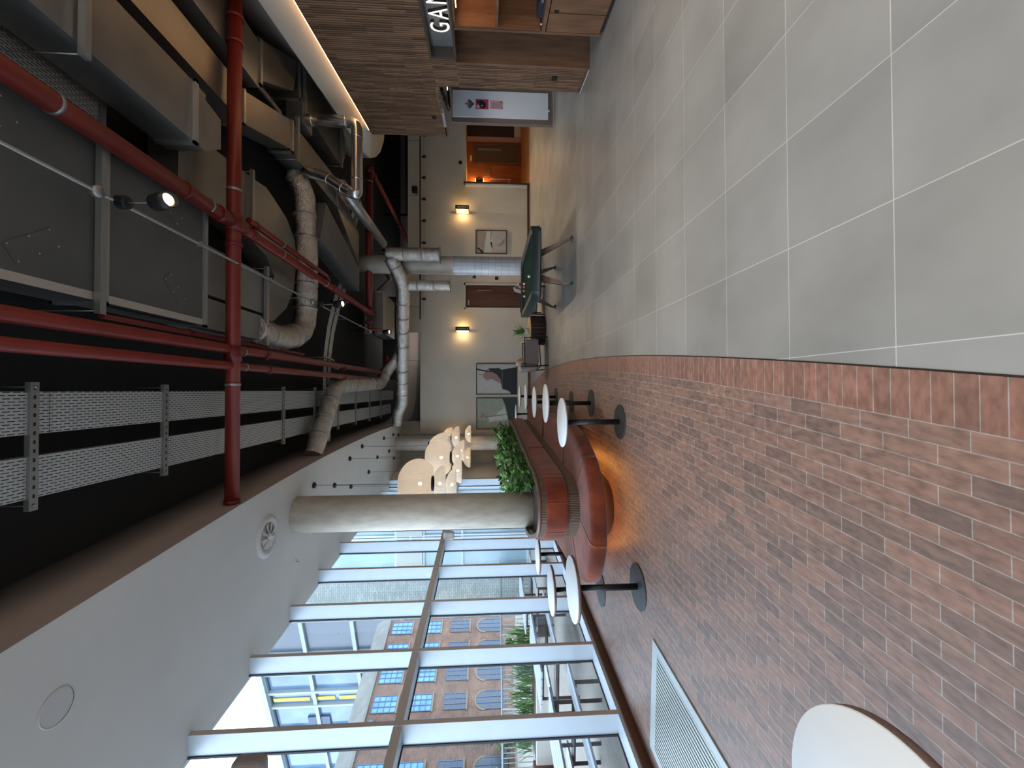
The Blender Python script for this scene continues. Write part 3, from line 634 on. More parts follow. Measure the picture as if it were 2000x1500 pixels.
# hanging track of spots before the far wall
tr = thing('lighting_track', 'long thin black lighting track hung before the upper far wall', 'track', (6.2,15.2,4.02))
MB().box(2.55,9.6,15.18,15.22,4.005,4.045).build('rail', M_blk, tr)
for x in (3,5,7,9): MB().tube([(x,15.2,4.04),(x,15.2,ZB)], .006, 6).build('hanger_rod', M_blk, tr)
MB().tube([(2.6,15.2,3.90),(5,15.22,3.885),(9.5,15.2,3.90)], .004, 6).build('slack_cable', M_strut, tr)
def track_spot():
    t = thing('track_spot', '', 'spotlight', (0,0,0), 'black spots on the far track')
    MB().tube([(0,0,0),(0,0,-.07)], .012, 8).build('stem', M_blk, t)
    MB().lathe([(0,0),(.045,0),(.05,-.09),(.045,-.12),(.03,-.12),(0,-.10)], 0, 0, 16, z=-.06).build('head', M_blk, t)
    lamp('SPOT', 'spot_beam', (0,0,-.20), 70, (1,.74,.46), .04, (-.35,0,0), parent=t, spot=1.9, blend=.9)
    return t
pr = None
names = ['right end one beside the slatted volume','second from the slatted volume','third from the slatted volume','fourth from the slatted volume','above the right wall lantern','above the taupe picture','just left of the wide foil drop','left of the narrow foil drop']
for i, x in enumerate([9.2, 8.42, 7.66, 6.88, 6.10, 5.30, 3.93, 3.28]):
    lb = 'small black spot hanging from the far track, ' + names[i]
    if pr is None: pr = track_spot(); pr.location = (x,15.2,4.005); pr['label'] = lb
    else: copy_tree(pr, (x,15.2,4.005), lb)
for (x, z, lb) in ((7.4,4.28,'black box speaker high on the far wall above the wall lantern'),(1.38,4.40,'black box speaker high on the taupe fascia above the left lantern')):
    y = 15.6 if x > 2 else 19.6
    sc = 1 if x > 2 else 1.25
    k = thing('box_speaker', lb, 'speaker', (x,y,z)); bevel(MB().box(x-.10*sc,x+.10*sc,y-.1,y+.08,z-.10*sc,z+.10*sc).build('cabinet', M_blk, k), .01); MB().box(x-.015,x+.015,y+.08,y+.55,z-.02,z+.02).build('bracket', M_blk, k)
    if x < 2: MB().tube([(x,y,z+.1),(x,y,ZB)], .01, 6).build('drop_rod', M_blk, k)
    MB().box(x-.08*sc,x+.08*sc,y-.108,y-.1,z-.08*sc,z+.08*sc).build('grille', M_groove, k)

# ================================================================== COLUMNS
def column(x, y, r, z1, label, tiled=False):
    t = thing('column', label, 'column', (x,y,0))
    MB().lathe([(0,0),(r,0),(r,z1),(0,z1)], x, y, 48, flat=True).build('shaft', M_conc, t)
    return t
column(-2.13, 7.5, .305, ZC, 'thick round pale concrete column rising out of the planted seating island')
column(-1.93, 15.5, .26, ZC, 'distant round concrete column beyond the lanterns, left of the green picture')
tcn = column(3.70, 12.5, .262, ZB, 'round column clad in glossy white tiles on its lower half behind the games table')
M_wtile = brickmat('glossy_white_tile', (.60,.62,.66), (.54,.56,.62), (.30,.30,.32), .11, .20, .004, rough=.15, offset=0, bump=.3, nvar=.05, nscale=2)
b = MB(); N = 28
for k in range(N):
    a0, a1 = 2*PI*k/N, 2*PI*(k+1)/N; r_ = .275
    b.poly([(3.70+r_*math.cos(a0),12.5+r_*math.sin(a0),0),(3.70+r_*math.cos(a1),12.5+r_*math.sin(a1),0),(3.70+r_*math.cos(a1),12.5+r_*math.sin(a1),2.63),(3.70+r_*math.cos(a0),12.5+r_*math.sin(a0),2.63)], 0, [(k*.0615,0),((k+1)*.0615,0),((k+1)*.0615,2.63),(k*.0615,2.63)])
b.lathe([(.262,2.63),(.275,2.63)], 3.70, 12.5, N)
b.build('tile_cladding', M_wtile, tcn)
ul = thing('column_wall_lamp', 'small lamp on the tiled column throwing warm light up and down', 'wall lamp', (3.44,12.62,2.0))
MB().lathe([(0,-.05),(.035,-.05),(.035,.05),(0,.05)], 3.40, 12.66, 14, z=2.02).build('lamp_body', M_blk, ul)
MB().box(3.40,3.46,12.645,12.675,2.0,2.04).build('arm', M_blk, ul)
lamp('SPOT', 'column_glow', (3.38,12.75,2.08), 14, (1,.62,.3), .03, (PI,0,0), spot=1.5); lamp('SPOT', 'column_glow', (3.38,12.75,1.96), 14, (1,.62,.3), .03, (0,0,0), spot=1.5)

# ================================================================== ISLAND SEATING
out_ = [(-.45,12.5),(-.46,11),(-.47,9.5),(-.48,8),(-.49,7),(-.55,6.3),(-.66,5.72),(-.85,5.25),(-1.12,4.96),(-1.4,4.84),(-1.65,4.81),(-1.9,4.85),(-2.15,4.96),(-2.36,5.15),(-2.50,5.50),(-2.60,6.2),(-2.68,7.2),(-2.76,8.5),(-2.82,9.8),(-2.88,11.2),(-2.93,12.5)]
inn_ = [(-.88,12.5),(-.92,11),(-1.0,9.6),(-1.08,8.2),(-1.14,7.2),(-1.18,6.5),(-1.205,6.0),(-1.26,5.68),(-1.36,5.51),(-1.47,5.45),(-1.6,5.43),(-1.73,5.46),(-1.85,5.55),(-1.97,5.70),(-2.08,5.95),(-2.24,6.4),(-2.40,7.0),(-2.50,8.0),(-2.54,9.8),(-2.58,11.2),(-2.62,12.5)]
out_s = [p[:2] for p in smooth_path([(x,y,0) for x,y in out_], 6)]; inn_s = [p[:2] for p in smooth_path([(x,y,0) for x,y in inn_], 6)]
def offs(path, d):
    R_ = []
    for i, p in enumerate(path):
        q0 = path[max(0,i-1)]; q1 = path[min(len(path)-1,i+1)]; v = Vector((q1[0]-q0[0], q1[1]-q0[1])).normalized()
        R_.append((p[0]-v.y*d*-1*-1, p[1]+v.x*d*-1*-1) if False else (p[0]+v.y*d, p[1]-v.x*d))
    return R_          # positive d = towards the planter
isl = thing('seating_island', 'long island bench in rust velvet wrapped round a planted wooden trough', 'bench', (-1.6,8.5,0))
n_ = len(out_s)
def seg_loop(a, b_, A, B): return [A[i] for i in range(a,b_+1)], [B[i] for i in range(a,b_+1)]
cuts = [0, 14, 28, 42, 64, 84, 100, n_-1]
cuts[-1] = n_-1
for a, b_ in zip(cuts[:-1], cuts[1:]):
    o1, i1 = seg_loop(a, b_, out_s, inn_s)
    m = MB(); L = len(o1); base = 0
    # cross section: underside, rounded front edge, top, back
    prof = [(1,.255),(0.06,.255),(0,.285),(0,.40),(.035,.44),(.10,.455),(1,.45)]
    for k in range(L):
        O, I = Vector(o1[k]), Vector(inn_s[a+k]); D = I-O; dl = D.length
        for (f_, z) in prof:
            w = f_ if f_ == 1 else f_/max(dl,.3)
            p = O + D*w; m.v.append((p.x, p.y, z))
    P_ = len(prof)
    for k in range(L-1):
        for j in range(P_-1): m.face([k*P_+j, (k+1)*P_+j, (k+1)*P_+j+1, k*P_+j+1][::-1], 0, True)
    m.face([j for j in range(P_)][::1], 0); m.face([(L-1)*P_+j for j in range(P_)][::-1], 0)
    m.build('seat_cushion', M_velvet, isl)
bc = [0, 20, 40, 54, 72, 88, 104, n_-1]
for a, b_ in zip(bc[:-1], bc[1:]):
    pth = offs(inn_s, -.045)[a:b_+1]; m = MB(); L = len(pth); q2 = inn_s[a:b_+1]
    prof = [(1,.60),(.15,.605),(0,.64),(0,.85),(.15,.885),(1,.89)]
    for k in range(L):
        O, I = Vector(pth[k]), Vector(q2[k])
        for (f_, z) in prof: p = O+(I-O)*f_; m.v.append((p.x,p.y,z))
    P_ = len(prof)
    for k in range(L-1):
        for j in range(P_-1): m.face([k*P_+j, (k+1)*P_+j, (k+1)*P_+j+1, k*P_+j+1][::-1], 0, True)
    m.face([j for j in range(P_)], 0); m.face([(L-1)*P_+j for j in range(P_)][::-1], 0)
    m.build('back_cushion', M_velvet, isl)
M_fl2 = mat('fluted_light', (.17,.115,.08), .5)
for (z0, z1) in ((.45,.60),(.89,.958)):
    m = MB()
    slats(m, inn_s, z0, z1, pitch=.022, w=.013, dep=.008); m.uv = {}
    m.build('fluted_band', [M_fl2, M_groove], isl)
m = MB(); m.strip(offs(inn_s,-.012), .955, .995, th=-.055, side=1); m.build('top_rim', mat('brown_rim', (.17,.10,.07), .4, .2, var=.1), isl)
m = MB(); m.strip(offs(inn_s,.02), .0, .955, th=.02, side=-1); m.build('trough_liner', mat('bronze_liner', (.22,.15,.09), .4, .5), isl)
m = MB(); m.strip(offs(inn_s,-.004), .0, .25, th=-.02, side=1); m.build('plinth', mat('brown_plinth', (.20,.11,.07), .4, .3), isl)
m = MB(); m.strip(offs(inn_s,-.10)[24:86], .238, .25, th=.02, side=1); m.build('glow_strip', mat('amber_strip', (1,.6,.25), .5, emis=(1,.42,.10), estr=16), isl)
m = MB(); m.poly([(p[0],p[1],.86) for p in offs(inn_s,.03)]); m.build('soil', M_soil, isl)
m = MB(); m.prism([(-.45,12.5),(-.88,12.5),(-.88,12.53),(-.45,12.53)], .25, .45); m.prism([(-.88,12.5),(-2.62,12.5),(-2.62,12.54),(-.88,12.54)], 0, .99); m.build('end_panel', MATS['brown_plinth'], isl)

# planting: broad glossy leaves
def leaf(b, base, tip, w, mi, droop=.1, fold=.25):
    B, T = Vector(base), Vector(tip); D = T-B; side = D.cross(Vector((0,0,1)))
    if side.length < 1e-4: side = Vector((1,0,0))
    side.normalize(); nrm = side.cross(D).normalized(); i0 = len(b.v); N = 5
    for k in range(N+1):
        t = k/N; c = B+D*t+Vector((0,0,-droop*t*t*D.length)); ww = w*math.sin(PI*min(.97,.08+t*.92))**.8
        b.v += [tuple(c-side*ww+nrm*ww*fold), tuple(c), tuple(c+side*ww+nrm*ww*fold)]
    for k in range(N):
        j = i0+3*k
        b.face([j,j+1,j+4,j+3], mi, True); b.face([j+1,j+2,j+5,j+4], mi, True)
def bush(rad, h, n, rnd, lw=.032, ll=.2):
    b = MB(); stems = MB()
    for s in range(max(4, n//14)):
        a = rnd.uniform(0,2*PI); r_ = rnd.uniform(0,rad*.8); hh = h*rnd.uniform(.65,1); p0 = Vector((r_*.4*math.cos(a), r_*.4*math.sin(a), 0)); p1 = Vector((r_*math.cos(a), r_*math.sin(a), hh))
        stems.tube([p0, p0.lerp(p1,.5)+Vector((0,0,.03)), p1], .004, 5)
        for k in range(14):
            t = .2+.8*k/13; p = p0.lerp(p1,t); a2 = rnd.uniform(0,2*PI); el = rnd.uniform(.0,.95); L = ll*rnd.uniform(.7,1.2)
            leaf(b, p, p+Vector((math.cos(a2)*math.cos(el), math.sin(a2)*math.cos(el), math.sin(el)))*L, lw*rnd.uniform(.7,1.15), rnd.choice((0,0,0,1,1,2)), droop=rnd.uniform(0,.35))
    return b, stems
rnd = random.Random(3); proto = []
def place_bush(x, y, z, label, i):
    t = thing('leafy_plant', label, 'plant', (x,y,z), 'leafy plants in the bench trough')
    if len(proto) < 4:
        b, s = bush(.30, .56, 110, rnd, lw=.036, ll=.21); f = b.build('foliage', M_leafs); g = s.build('stems', M_leafs[1]); proto.append((f.data, g.data))
        f.parent = t; g.parent = t
    else:
        for nm, d in zip(('foliage','stems'), proto[i % 4]):
            o = bpy.data.objects.new(nm, d); COL.objects.link(o); o.parent = t
    t.rotation_euler = (0,0,rnd.uniform(0,6.28)); s_ = rnd.uniform(.85,1.08); t.scale = (s_,s_,s_)
PLc = ['at the bench nose','right of the concrete column foot','just past the concrete column','level with the nearest big pendant','level with the second pendant','level with the second big pendant','before the trough middle','past the trough middle','level with the fifth table','second from the far end','at the far end']
rows = [6.35,6.95,7.45,8.1,8.7,9.3,9.9,10.5,11.1,11.7,12.2]
for i, y in enumerate(rows):
    k = min(1, max(0,(y-6)/6)); xr = -1.42+.30*k
    place_bush(xr, y, .86, 'leafy green plant in the bench trough, right row, '+PLc[i], i)
    if y > 8: place_bush(xr-.6, y+.2, .86, 'leafy green plant in the bench trough, left row, '+PLc[i], i+1)

# ================================================================== PEDESTAL TABLES
def table_proto(rt, rb):
    t = thing('pedestal_table', '', 'table', (0,0,0))
    th = .030 if rt > .32 else .012
    MB().lathe([(0,.723),(rt-.003,.723),(rt,.727),(rt,.739),(rt-.003,.742),(0,.742)] if rt <= .32 else [(0,.734),(rt,.734),(rt,.739),(rt-.003,.742),(0,.742)], 0, 0, 64, flat=False).build('tabletop', M_top, t)
    MB().lathe([(0,.704),(rt-.012,.704),(rt-.001,.708),(rt-.001,.7335),(0,.7335)] if rt > .32 else [(0,.708),(rt-.02,.708),(rt-.002,.7225),(0,.7225)], 0, 0, 64, flat=True).build('edge_underside', mat('taupe_edge', (.16,.105,.09), .4, .3) if rt > .32 else mat('grey_edge', (.42,.42,.42), .4, .2), t)
    MB().lathe([(0,.012),(.034,.012),(.034,.705),(0,.705)], 0, 0, 24, flat=True).build('column_post', M_blk, t)
    MB().lathe([(0,0),(rb,0),(rb,.010),(rb-.004,.013),(0,.016)], 0, 0, 56, flat=True).build('base_plate', M_base, t)
    MB().lathe([(0,.69),(.12,.69),(.12,.705),(0,.705)], 0, 0, 24, flat=True).build('mounting_plate', M_blk, t)
    return t
tA = table_proto(.302, .216); tB = table_proto(.338, .243)
TT = [(tA, -.40,5.16,'white round pedestal table nearest the camera on the right side of the velvet bench'),
 (tA,-.21,6.60,'white round pedestal table second along the right side of the velvet bench'),
 (tA,-.236,8.18,'white round pedestal table third along the right side of the velvet bench'),
 (tA,-.165,9.98,'white round pedestal table fourth along the right side of the velvet bench'),
 (tA,-.175,11.86,'white round pedestal table fifth along the right side, near the armchair'),
 (tA,-.76,13.36,'white round pedestal table beyond the far end of the bench, before the pictures'),
 (tB,-2.165,4.57,'white round pedestal table at the left front of the bench nose'),
 (tB,-2.90,6.10,'white round pedestal table second along the window side of the bench'),
 (tB,-3.02,7.74,'white round pedestal table third along the window side, half behind the bench'),
 (tB,-1.125,.90,'large white round tabletop cut off at the very bottom corner beside the floor grille')]
used = set()
for pr_, x, y, lb in TT:
    if pr_ not in used: used.add(pr_); pr_.location = (x,y,0); pr_['label'] = lb; q = pr_
    else: q = copy_tree(pr_, (x,y,0), lb)
    q['group'] = 'white pedestal tables around the bench'; q['category'] = 'table'

# ================================================================== PENDANTS
def shademat():
    m = bpy.data.materials.new('ribbed_cream_shade'); m.use_nodes = True; n = m.node_tree; n.nodes.clear()
    o = n.nodes.new('ShaderNodeOutputMaterial'); d = n.nodes.new('ShaderNodeBsdfDiffuse'); tr = n.nodes.new('ShaderNodeBsdfTranslucent'); mx = n.nodes.new('ShaderNodeMixShader'); em = n.nodes.new('ShaderNodeEmission'); ad = n.nodes.new('ShaderNodeAddShader')
    for k in (d, tr): k.inputs[0].default_value = (.80,.74,.66,1)
    t = n.nodes.new('ShaderNodeTexCoord'); w = n.nodes.new('ShaderNodeTexWave'); w.bands_direction = 'X'; w.inputs['Scale'].default_value = 22
    n.links.new(t.outputs['UV'], w.inputs[0]); bp = n.nodes.new('ShaderNodeBump'); bp.inputs['Strength'].default_value = .5; bp.inputs['Distance'].default_value = .01
    n.links.new(w.outputs['Fac'], bp.inputs['Height']); n.links.new(bp.outputs[0], d.inputs['Normal'])
    mx.inputs[0].default_value = .55; em.inputs[0].default_value = (1,.82,.62,1); em.inputs[1].default_value = .10
    tp_ = n.nodes.new('ShaderNodeBsdfTransparent'); mt_ = n.nodes.new('ShaderNodeMixShader'); mt_.inputs[0].default_value = .14
    n.links.new(d.outputs[0], mx.inputs[1]); n.links.new(tr.outputs[0], mx.inputs[2]); n.links.new(mx.outputs[0], mt_.inputs[1]); n.links.new(tp_.outputs[0], mt_.inputs[2]); n.links.new(mt_.outputs[0], ad.inputs[0]); n.links.new(em.outputs[0], ad.inputs[1]); n.links.new(ad.outputs[0], o.inputs[0])
    return m
M_shade = shademat()
M_bulb = mat('warm_bulb', (1,.8,.5), .5, emis=(1,.66,.34), estr=16)
def lathe_uv(prof, seg=64, rib=.006):
    b = MB(); n = len(prof)
    for k in range(seg):
        a = 2*PI*k/seg; w = rib if k % 2 else 0
        for r, z in prof: b.v.append(((r-w)*math.cos(a), (r-w)*math.sin(a), z))
    for k in range(seg):
        k2 = (k+1) % seg
        for i in range(n-1): b.face([k*n+i, k2*n+i, k2*n+i+1, k*n+i+1], 0, False)
    return b
def pendant(kind, r, h, x, y, ztop, label):
    t = thing('pendant_lantern', label, 'pendant lamp', (x,y,ztop), 'ribbed cream pendants over the bench')
    if kind == 'egg':
        prof = []
        for k in range(15):
            z = -h*k/14; u = (k/14-.55)/.62 if k/14 < .55 else (k/14-.55)/.60
            prof.append((max(.12, r*math.sqrt(max(0,1-u*u))), z))
        bot = -h
    elif kind == 'dome':
        prof = [(max(.10, r*math.sqrt(max(0,1-(1-k/10*1.0)**2))), -h*k/10) for k in range(11)]; bot = -h
    else:
        prof = [(max(.13, r*math.sqrt(max(0,1-(1-k/8)**2))), -h*.92*k/8) for k in range(9)] + [(r, -h)]; bot = -h
    def bl(b, nm, m, p=None): 
        o = b.build(nm, m); o.parent = p or t; return o
    bl(lathe_uv(prof), 'lamp_shade', M_shade)
    c = .115 if kind != 'egg' else .135
    bl(MB().lathe([(0,.012),(c,.012),(c+.006,0),(c+.006,-.02),(0,-.02)], seg=28), 'top_collar', M_blk)
    if kind == 'egg': bl(MB().lathe([(c-.02,-h-.02),(c+.01,-h-.02),(c+.01,-h+.012),(c-.02,-h+.012)], seg=28), 'bottom_collar', M_blk)
    zb = -h*.62
    bl(MB().lathe([(0,-.035),(.025,-.028),(.035,0),(.022,.03),(0,.04)], seg=14, z=zb), 'bulb', M_bulb)
    bl(MB().tube([(0,0,-.01),(0,0,zb+.04)], .01, 6), 'lamp_stem', M_blk)
    bl(MB().tube([(0,0,.01),(0,0,ZC-ztop-.03)], .004, 6), 'cable', M_blk)
    bl(MB().lathe([(0,-.045),(.045,-.045),(.055,-.03),(.055,0),(0,0)], seg=24, z=ZC-ztop), 'ceiling_rose', M_blk)
    lamp('POINT', 'pendant_glow', (0,0,zb), 5 if kind == 'egg' else 2.6, (1,.72,.45), .04, parent=t)
PD = [('egg',.475,.62,-1.786,8.188,3.32,'large rounded cream pendant nearest the concrete column'),
 ('bell',.385,.24,-2.027,9.258,2.83,'shallow domed cream pendant just below the largest one, beside the column'),
 ('bell',.38,.23,-2.30,10.35,2.65,'shallow domed cream pendant lowest and closest to the column'),
 ('egg',.45,.59,-1.621,10.265,3.12,'second large rounded cream pendant from the column'),
 ('dome',.36,.52,-1.46,11.251,3.18,'tall cream dome pendant just right behind the second large pendant'),
 ('bell',.34,.25,-2.249,11.875,2.62,'flat-bottomed cream pendant third from the column in the low row'),
 ('bell',.37,.26,-1.986,12.798,2.70,'bell shaped cream pendant in the middle of the low row'),
 ('bell',.34,.26,-2.021,14.309,2.68,'bell shaped cream pendant at the back of the middle low row'),
 ('bell',.36,.22,-1.514,13.608,2.77,'wide bell pendant before the far white wall, upper right of the cluster'),
 ('bell',.35,.26,-2.372,15.006,2.50,'far low cream pendant at the left rear of the cluster'),
 ('bell',.30,.20,-1.539,14.922,2.42,'lowest far pendant, near the green picture'),
 ('dome',.27,.32,-1.647,15.771,3.26,'small orange-lit dome pendant farthest away at the back of the cluster')]
for p in PD: pendant(*p)

# ================================================================== WHITE CEILING FITTINGS
fn = thing('swirl_diffuser', 'round white swirl air diffuser in the lowered ceiling by the column', 'air vent', (-2.166,6.52,ZC))
MB().lathe([(.20,-.002),(.235,-.03),(.265,-.035),(.30,-.018),(.315,0)], -2.166, 6.52, 56, z=ZC).build('outer_ring', M_white, fn)
MB().lathe([(0,-.006),(.205,-.006),(.205,-.002),(0,-.002)], -2.166, 6.52, 48, z=ZC, flat=True).build('recess_plate', mat('shadow_grey', (.40,.39,.37), .8), fn)
for k in range(8):
    a = k*PI/4+.2; b = MB(); P = []
    for (rr, da, zz) in ((.045,0,-.05),(.19,.10,-.03),(.195,.55,-.008),(.045,.5,-.012)): P.append((-2.166+rr*math.cos(a+da), 6.52+rr*math.sin(a+da), ZC+zz))
    b.poly(P); b.poly([(p[0],p[1],p[2]+.004) for p in P[::-1]])
    for i in range(4):
        j = (i+1) % 4; b.poly([P[i],(P[i][0],P[i][1],P[i][2]+.004),(P[j][0],P[j][1],P[j][2]+.004),P[j]])
    b.build('vane', M_white, fn)
MB().lathe([(0,-.06),(.04,-.055),(.055,-.03),(.055,-.006),(0,-.006)], -2.166, 6.52, 24, z=ZC).build('hub', M_white, fn)
sp = thing('ceiling_speaker', 'flush round white speaker disc in the lowered ceiling near the camera', 'speaker', (-2.40,3.44,ZC))
MB().lathe([(0,-.004),(.128,-.004),(.128,0),(0,0)], -2.40, 3.44, 56, z=ZC, flat=True).build('grille', mat('white_grille', (.55,.55,.54), .7), sp)
MB().lathe([(.129,-.007),(.137,-.006),(.137,0),(.129,0)], -2.40, 3.44, 56, z=ZC).build('rim', M_white, sp)
dt = thing('ceiling_sprinkler', 'tiny sprinkler head in the white ceiling below the swirl diffuser', 'sprinkler', (-2.928,7.471,ZC))
MB().lathe([(0,-.01),(.04,-.006),(.04,0),(0,0)], -2.928, 7.471, 20, z=ZC).build('escutcheon', M_white, dt); MB().lathe([(0,-.05),(.014,-.05),(.006,-.03),(.008,-.01),(0,-.01)], -2.928, 7.471, 12, z=ZC).build('nozzle', M_strut, dt)
for (y, x1, z0, z1, m, lb) in ((3.71,-3.08,3.52,3.79,mat('taupe_plastic', (.25,.21,.2), .5),'rounded taupe box standing out from a window frame at the lower left edge'),(9.66,-3.19,2.40,2.64,M_white,'rounded white box on the window frame just left of the concrete column')):
    dk = thing('frame_box', lb, 'box', (FX(y),y,z0))
    bevel(MB().box(x1-.55 if x1 > -3.1 else x1-.2, x1, y-.07, y+.07, z0, z1).build('housing', m, dk), .05, 4)
    MB().box(FX(y), x1-.15, y-.02, y+.02, (z0+z1)/2-.03, (z0+z1)/2+.03).build('wall_arm', M_front, dk)
# floor grille beside the windows
g = thing('floor_grille', 'long linear metal floor grille in a pale frame beside the windows', 'floor grille', (-3.1,3.5,0))
A = [(-2.488,4.14),(-3.74,4.24),(-3.90,2.0),(-2.66,2.0)]
A = [(-2.49,4.15),(-3.62,4.24),(-3.98,-.5),(-2.87,-.5)]
def lerp2(p, q, t): return (p[0]+(q[0]-p[0])*t, p[1]+(q[1]-p[1])*t)
m = MB(); fw_ = .07
B = [lerp2(lerp2(A[0],A[1],fw_),lerp2(A[3],A[2],fw_),.025), lerp2(lerp2(A[0],A[1],1-fw_),lerp2(A[3],A[2],1-fw_),.025), lerp2(lerp2(A[0],A[1],1-fw_),lerp2(A[3],A[2],1-fw_),.975), lerp2(lerp2(A[0],A[1],fw_),lerp2(A[3],A[2],fw_),.975)]
for i in range(4):
    j = (i+1) % 4; m.prism([A[i],A[j],B[j],B[i]], 0, .012)
m.build('border_frame', mat('pale_anodised_frame', (.40,.45,.47), .4, .3), g)
m = MB(); m.prism(B, .001, .002); m.build('dark_well', M_blk, g)
m = MB(); NB = 24
for k in range(NB):
    t0 = (k+.18)/NB; t1 = (k+.82)/NB
    m.prism([lerp2(B[0],B[1],t0), lerp2(B[0],B[1],t1), lerp2(B[3],B[2],t1), lerp2(B[3],B[2],t0)], .002, .010)
m.build('linear_bars', mat('zinc_bars', (.36,.39,.38), .4, .5), g)

# ================================================================== CEILING SERVICES
def rod(b, x, y, z, r=.006): b.tube([(x,y,z),(x,y,ZB)], r, 6)
def channel_bracket(x0, x1, y, z, label, group, w=.055, drop=True):
    """slotted channel across a run, hung on two threaded rods"""
    t = thing('support_channel', label, 'bracket', ((x0+x1)/2,y,z), group)
    b = MB(); b.box(x0,x1,y-w/2,y+w/2,z-.02,z); b.box(x0,x1,y-w/2,y-w/2+.006,z,z+.025); b.box(x0,x1,y+w/2-.006,y+w/2,z,z+.025)
    n = int((x1-x0)/.075)
    for k in range(n): xx = x0+.03+k*.075; b.box(xx,xx+.030,y-.009,y+.009,z-.0215,z-.019,1)
    b.build('channel', [M_strut, M_groove], t)
    for x in (x0+.04, x1-.04):
        r = MB(); rod(r, x, y, z-.03); r.lathe([(0,-.008),(.014,-.008),(.014,.004),(0,.004)], x, y, 6, z=z-.024); r.build('hanger_rod', M_strut, t)
    return t
def tray(name, label, x0, x1, y0, y1, z, group, flange=.05):
    t = thing(name, label, 'cable tray', ((x0+x1)/2,(y0+y1)/2,z), group)
    b = MB()
    n = max(1, int((y1-y0)/2.4))
    for k in range(n):
        a, c = y0+(y1-y0)*k/n, y0+(y1-y0)*(k+1)/n-.006
        b.poly([(x0,a,z),(x1,a,z),(x1,c,z),(x0,c,z)][::-1], 0, [(c,0),(c,x1-x0),(a,x1-x0),(a,0)][::1])
        for xx in (x0,x1): b.poly([(xx,a,z),(xx,c,z),(xx,c,z+flange),(xx,a,z+flange)], 0, [(a,0),(c,0),(c,flange),(a,flange)])
    b.build('perforated_base', M_perf, t)
    l = MB(); l.box(x0-.003,x0,y0,y1,z+flange-.012,z+flange); l.box(x1,x1+.003,y0,y1,z+flange-.012,z+flange); l.build('side_lip', M_strut, t)
    return t
TG = 'long perforated cable trays by the taupe fascia'
tray('cable_tray', 'wide perforated cable tray nearer the room centre, right of the pair along the fascia', -.355, .0, -1.5, 17.4, 5.45, TG)
tray('cable_tray', 'wide perforated cable tray nearer the white ceiling, left of the pair along the fascia', -.89, -.54, -1.5, 17.0, 5.45, TG)
pos = ['nearest the camera','second from the camera','third from the camera, beside the cross pipe','fourth from the camera','just before the big foil duct','right behind the big foil duct','third from the far end','second from the far end','at the far end']
for k in range(9):
    y = 3.75+1.45*k
    channel_bracket(-.99, .08, y, 5.445, 'slotted channel carrying both long cable trays, '+pos[k], 'channels under the long trays', .07)
# tray beside red pipe and duct
tray('cable_tray', 'short perforated cable tray half hidden between thick red pipe and left duct side', 2.60, 2.92, -.5, 4.45, 5.5, None)
t = thing('support_channel', 'small zinc bracket at the end of the tray beside the thick red pipe', 'bracket', (2.66,4.4,5.48)); b = MB(); b.box(2.55,2.97,4.38,4.42,5.46,5.49); b.build('channel', M_strut, t); b = MB(); rod(b, 2.6, 4.4, 5.46); b.build('hanger_rod', M_strut, t)

def red(name, label, path, r, parts=(), group=None, fillet=0):
    p0 = Vector(path[0]); t = thing(name, label, 'pipe', p0, group)
    MB().tube(path, r, 20, fillet=fillet).build('pipe_run', M_red, t)
    for (pt, dr, rr, ln, m, nm) in parts:
        pt = Vector(pt); dr = Vector(dr).normalized()*ln/2; MB().tube([pt-dr, pt+dr], rr, 20).build(nm, m, t)
    return t
M_redd = mat('dark_red_coupling', (.15,.012,.014), .4, .1)
ZR = 5.07
cc = lambda p, d, r, l=.075: (p, d, r, l, M_redd, 'coupling')
red('sprinkler_main', 'thickest red pipe running from the near right corner to the far wall', [(2.30,-1.5,ZR),(2.27,6.1,ZR)], .088,
    [cc((2.28,4.95,ZR),(0,1,0),.098,.05), cc((2.275,5.58,ZR),(0,1,0),.104,.10)] + [((2.28,y,ZR),(0,1,0),.094,.03,M_strut,'pipe_clip') for y in (3.5,5.35)])
red('sprinkler_main', 'red pipe continuing beyond the cross pipe towards the far wall', [(2.27,6.1,ZR),(2.30,15.9,ZR)], .072,
    [cc((2.28,y,ZR),(0,1,0),.088,.10) for y in (6.3,9.5,12.5)] + [((2.28,y,ZR),(0,1,0),.077,.03,M_strut,'pipe_clip') for y in (7.2,9.1,11.9)])
red('branch_pipe', 'slim red pipe clinging to the right of the long main beyond the cross pipe', [(2.44,6.2,ZR-.02),(2.44,9.1,ZR-.02),(2.38,9.3,ZR)], .045, [cc((2.44,6.4,ZR-.02),(0,1,0),.055,.06), ((2.44,7.2,ZR-.02),(0,1,0),.05,.03,M_strut,'pipe_clip')])
red('cross_pipe', 'thick red pipe crossing the whole ceiling from fascia to right side', [(-1.50,5.88,ZR),(5.9,5.88,ZR)], .088,
    [cc((2.27,5.88,ZR),(1,0,0),.112,.22), cc((1.98,5.88,ZR),(1,0,0),.106,.05), cc((.50,5.88,ZR),(1,0,0),.105,.20), cc((-1.48,5.88,ZR),(1,0,0),.10,.05), cc((5.1,5.88,ZR),(1,0,0),.105,.06), cc((4.75,5.88,ZR),(1,0,0),.10,.06)]
    + [((x,5.88,ZR),(1,0,0),.094,.035,M_strut,'pipe_clip') for x in (2.72,.09)])
red('sprinkler_line', 'red pipe, right one of the parallel pair beside the wide dark duct', [(.54,-1.5,ZR+.03),(.60,14.6,ZR+.03)], .066,
    [cc((.555,y,ZR+.03),(0,1,0),.078,.09) for y in (6.75,10.3)] + [((.555,y,ZR+.03),(0,1,0),.070,.03,M_strut,'pipe_clip') for y in (6.15,9.9)], 'pair of long red pipes')
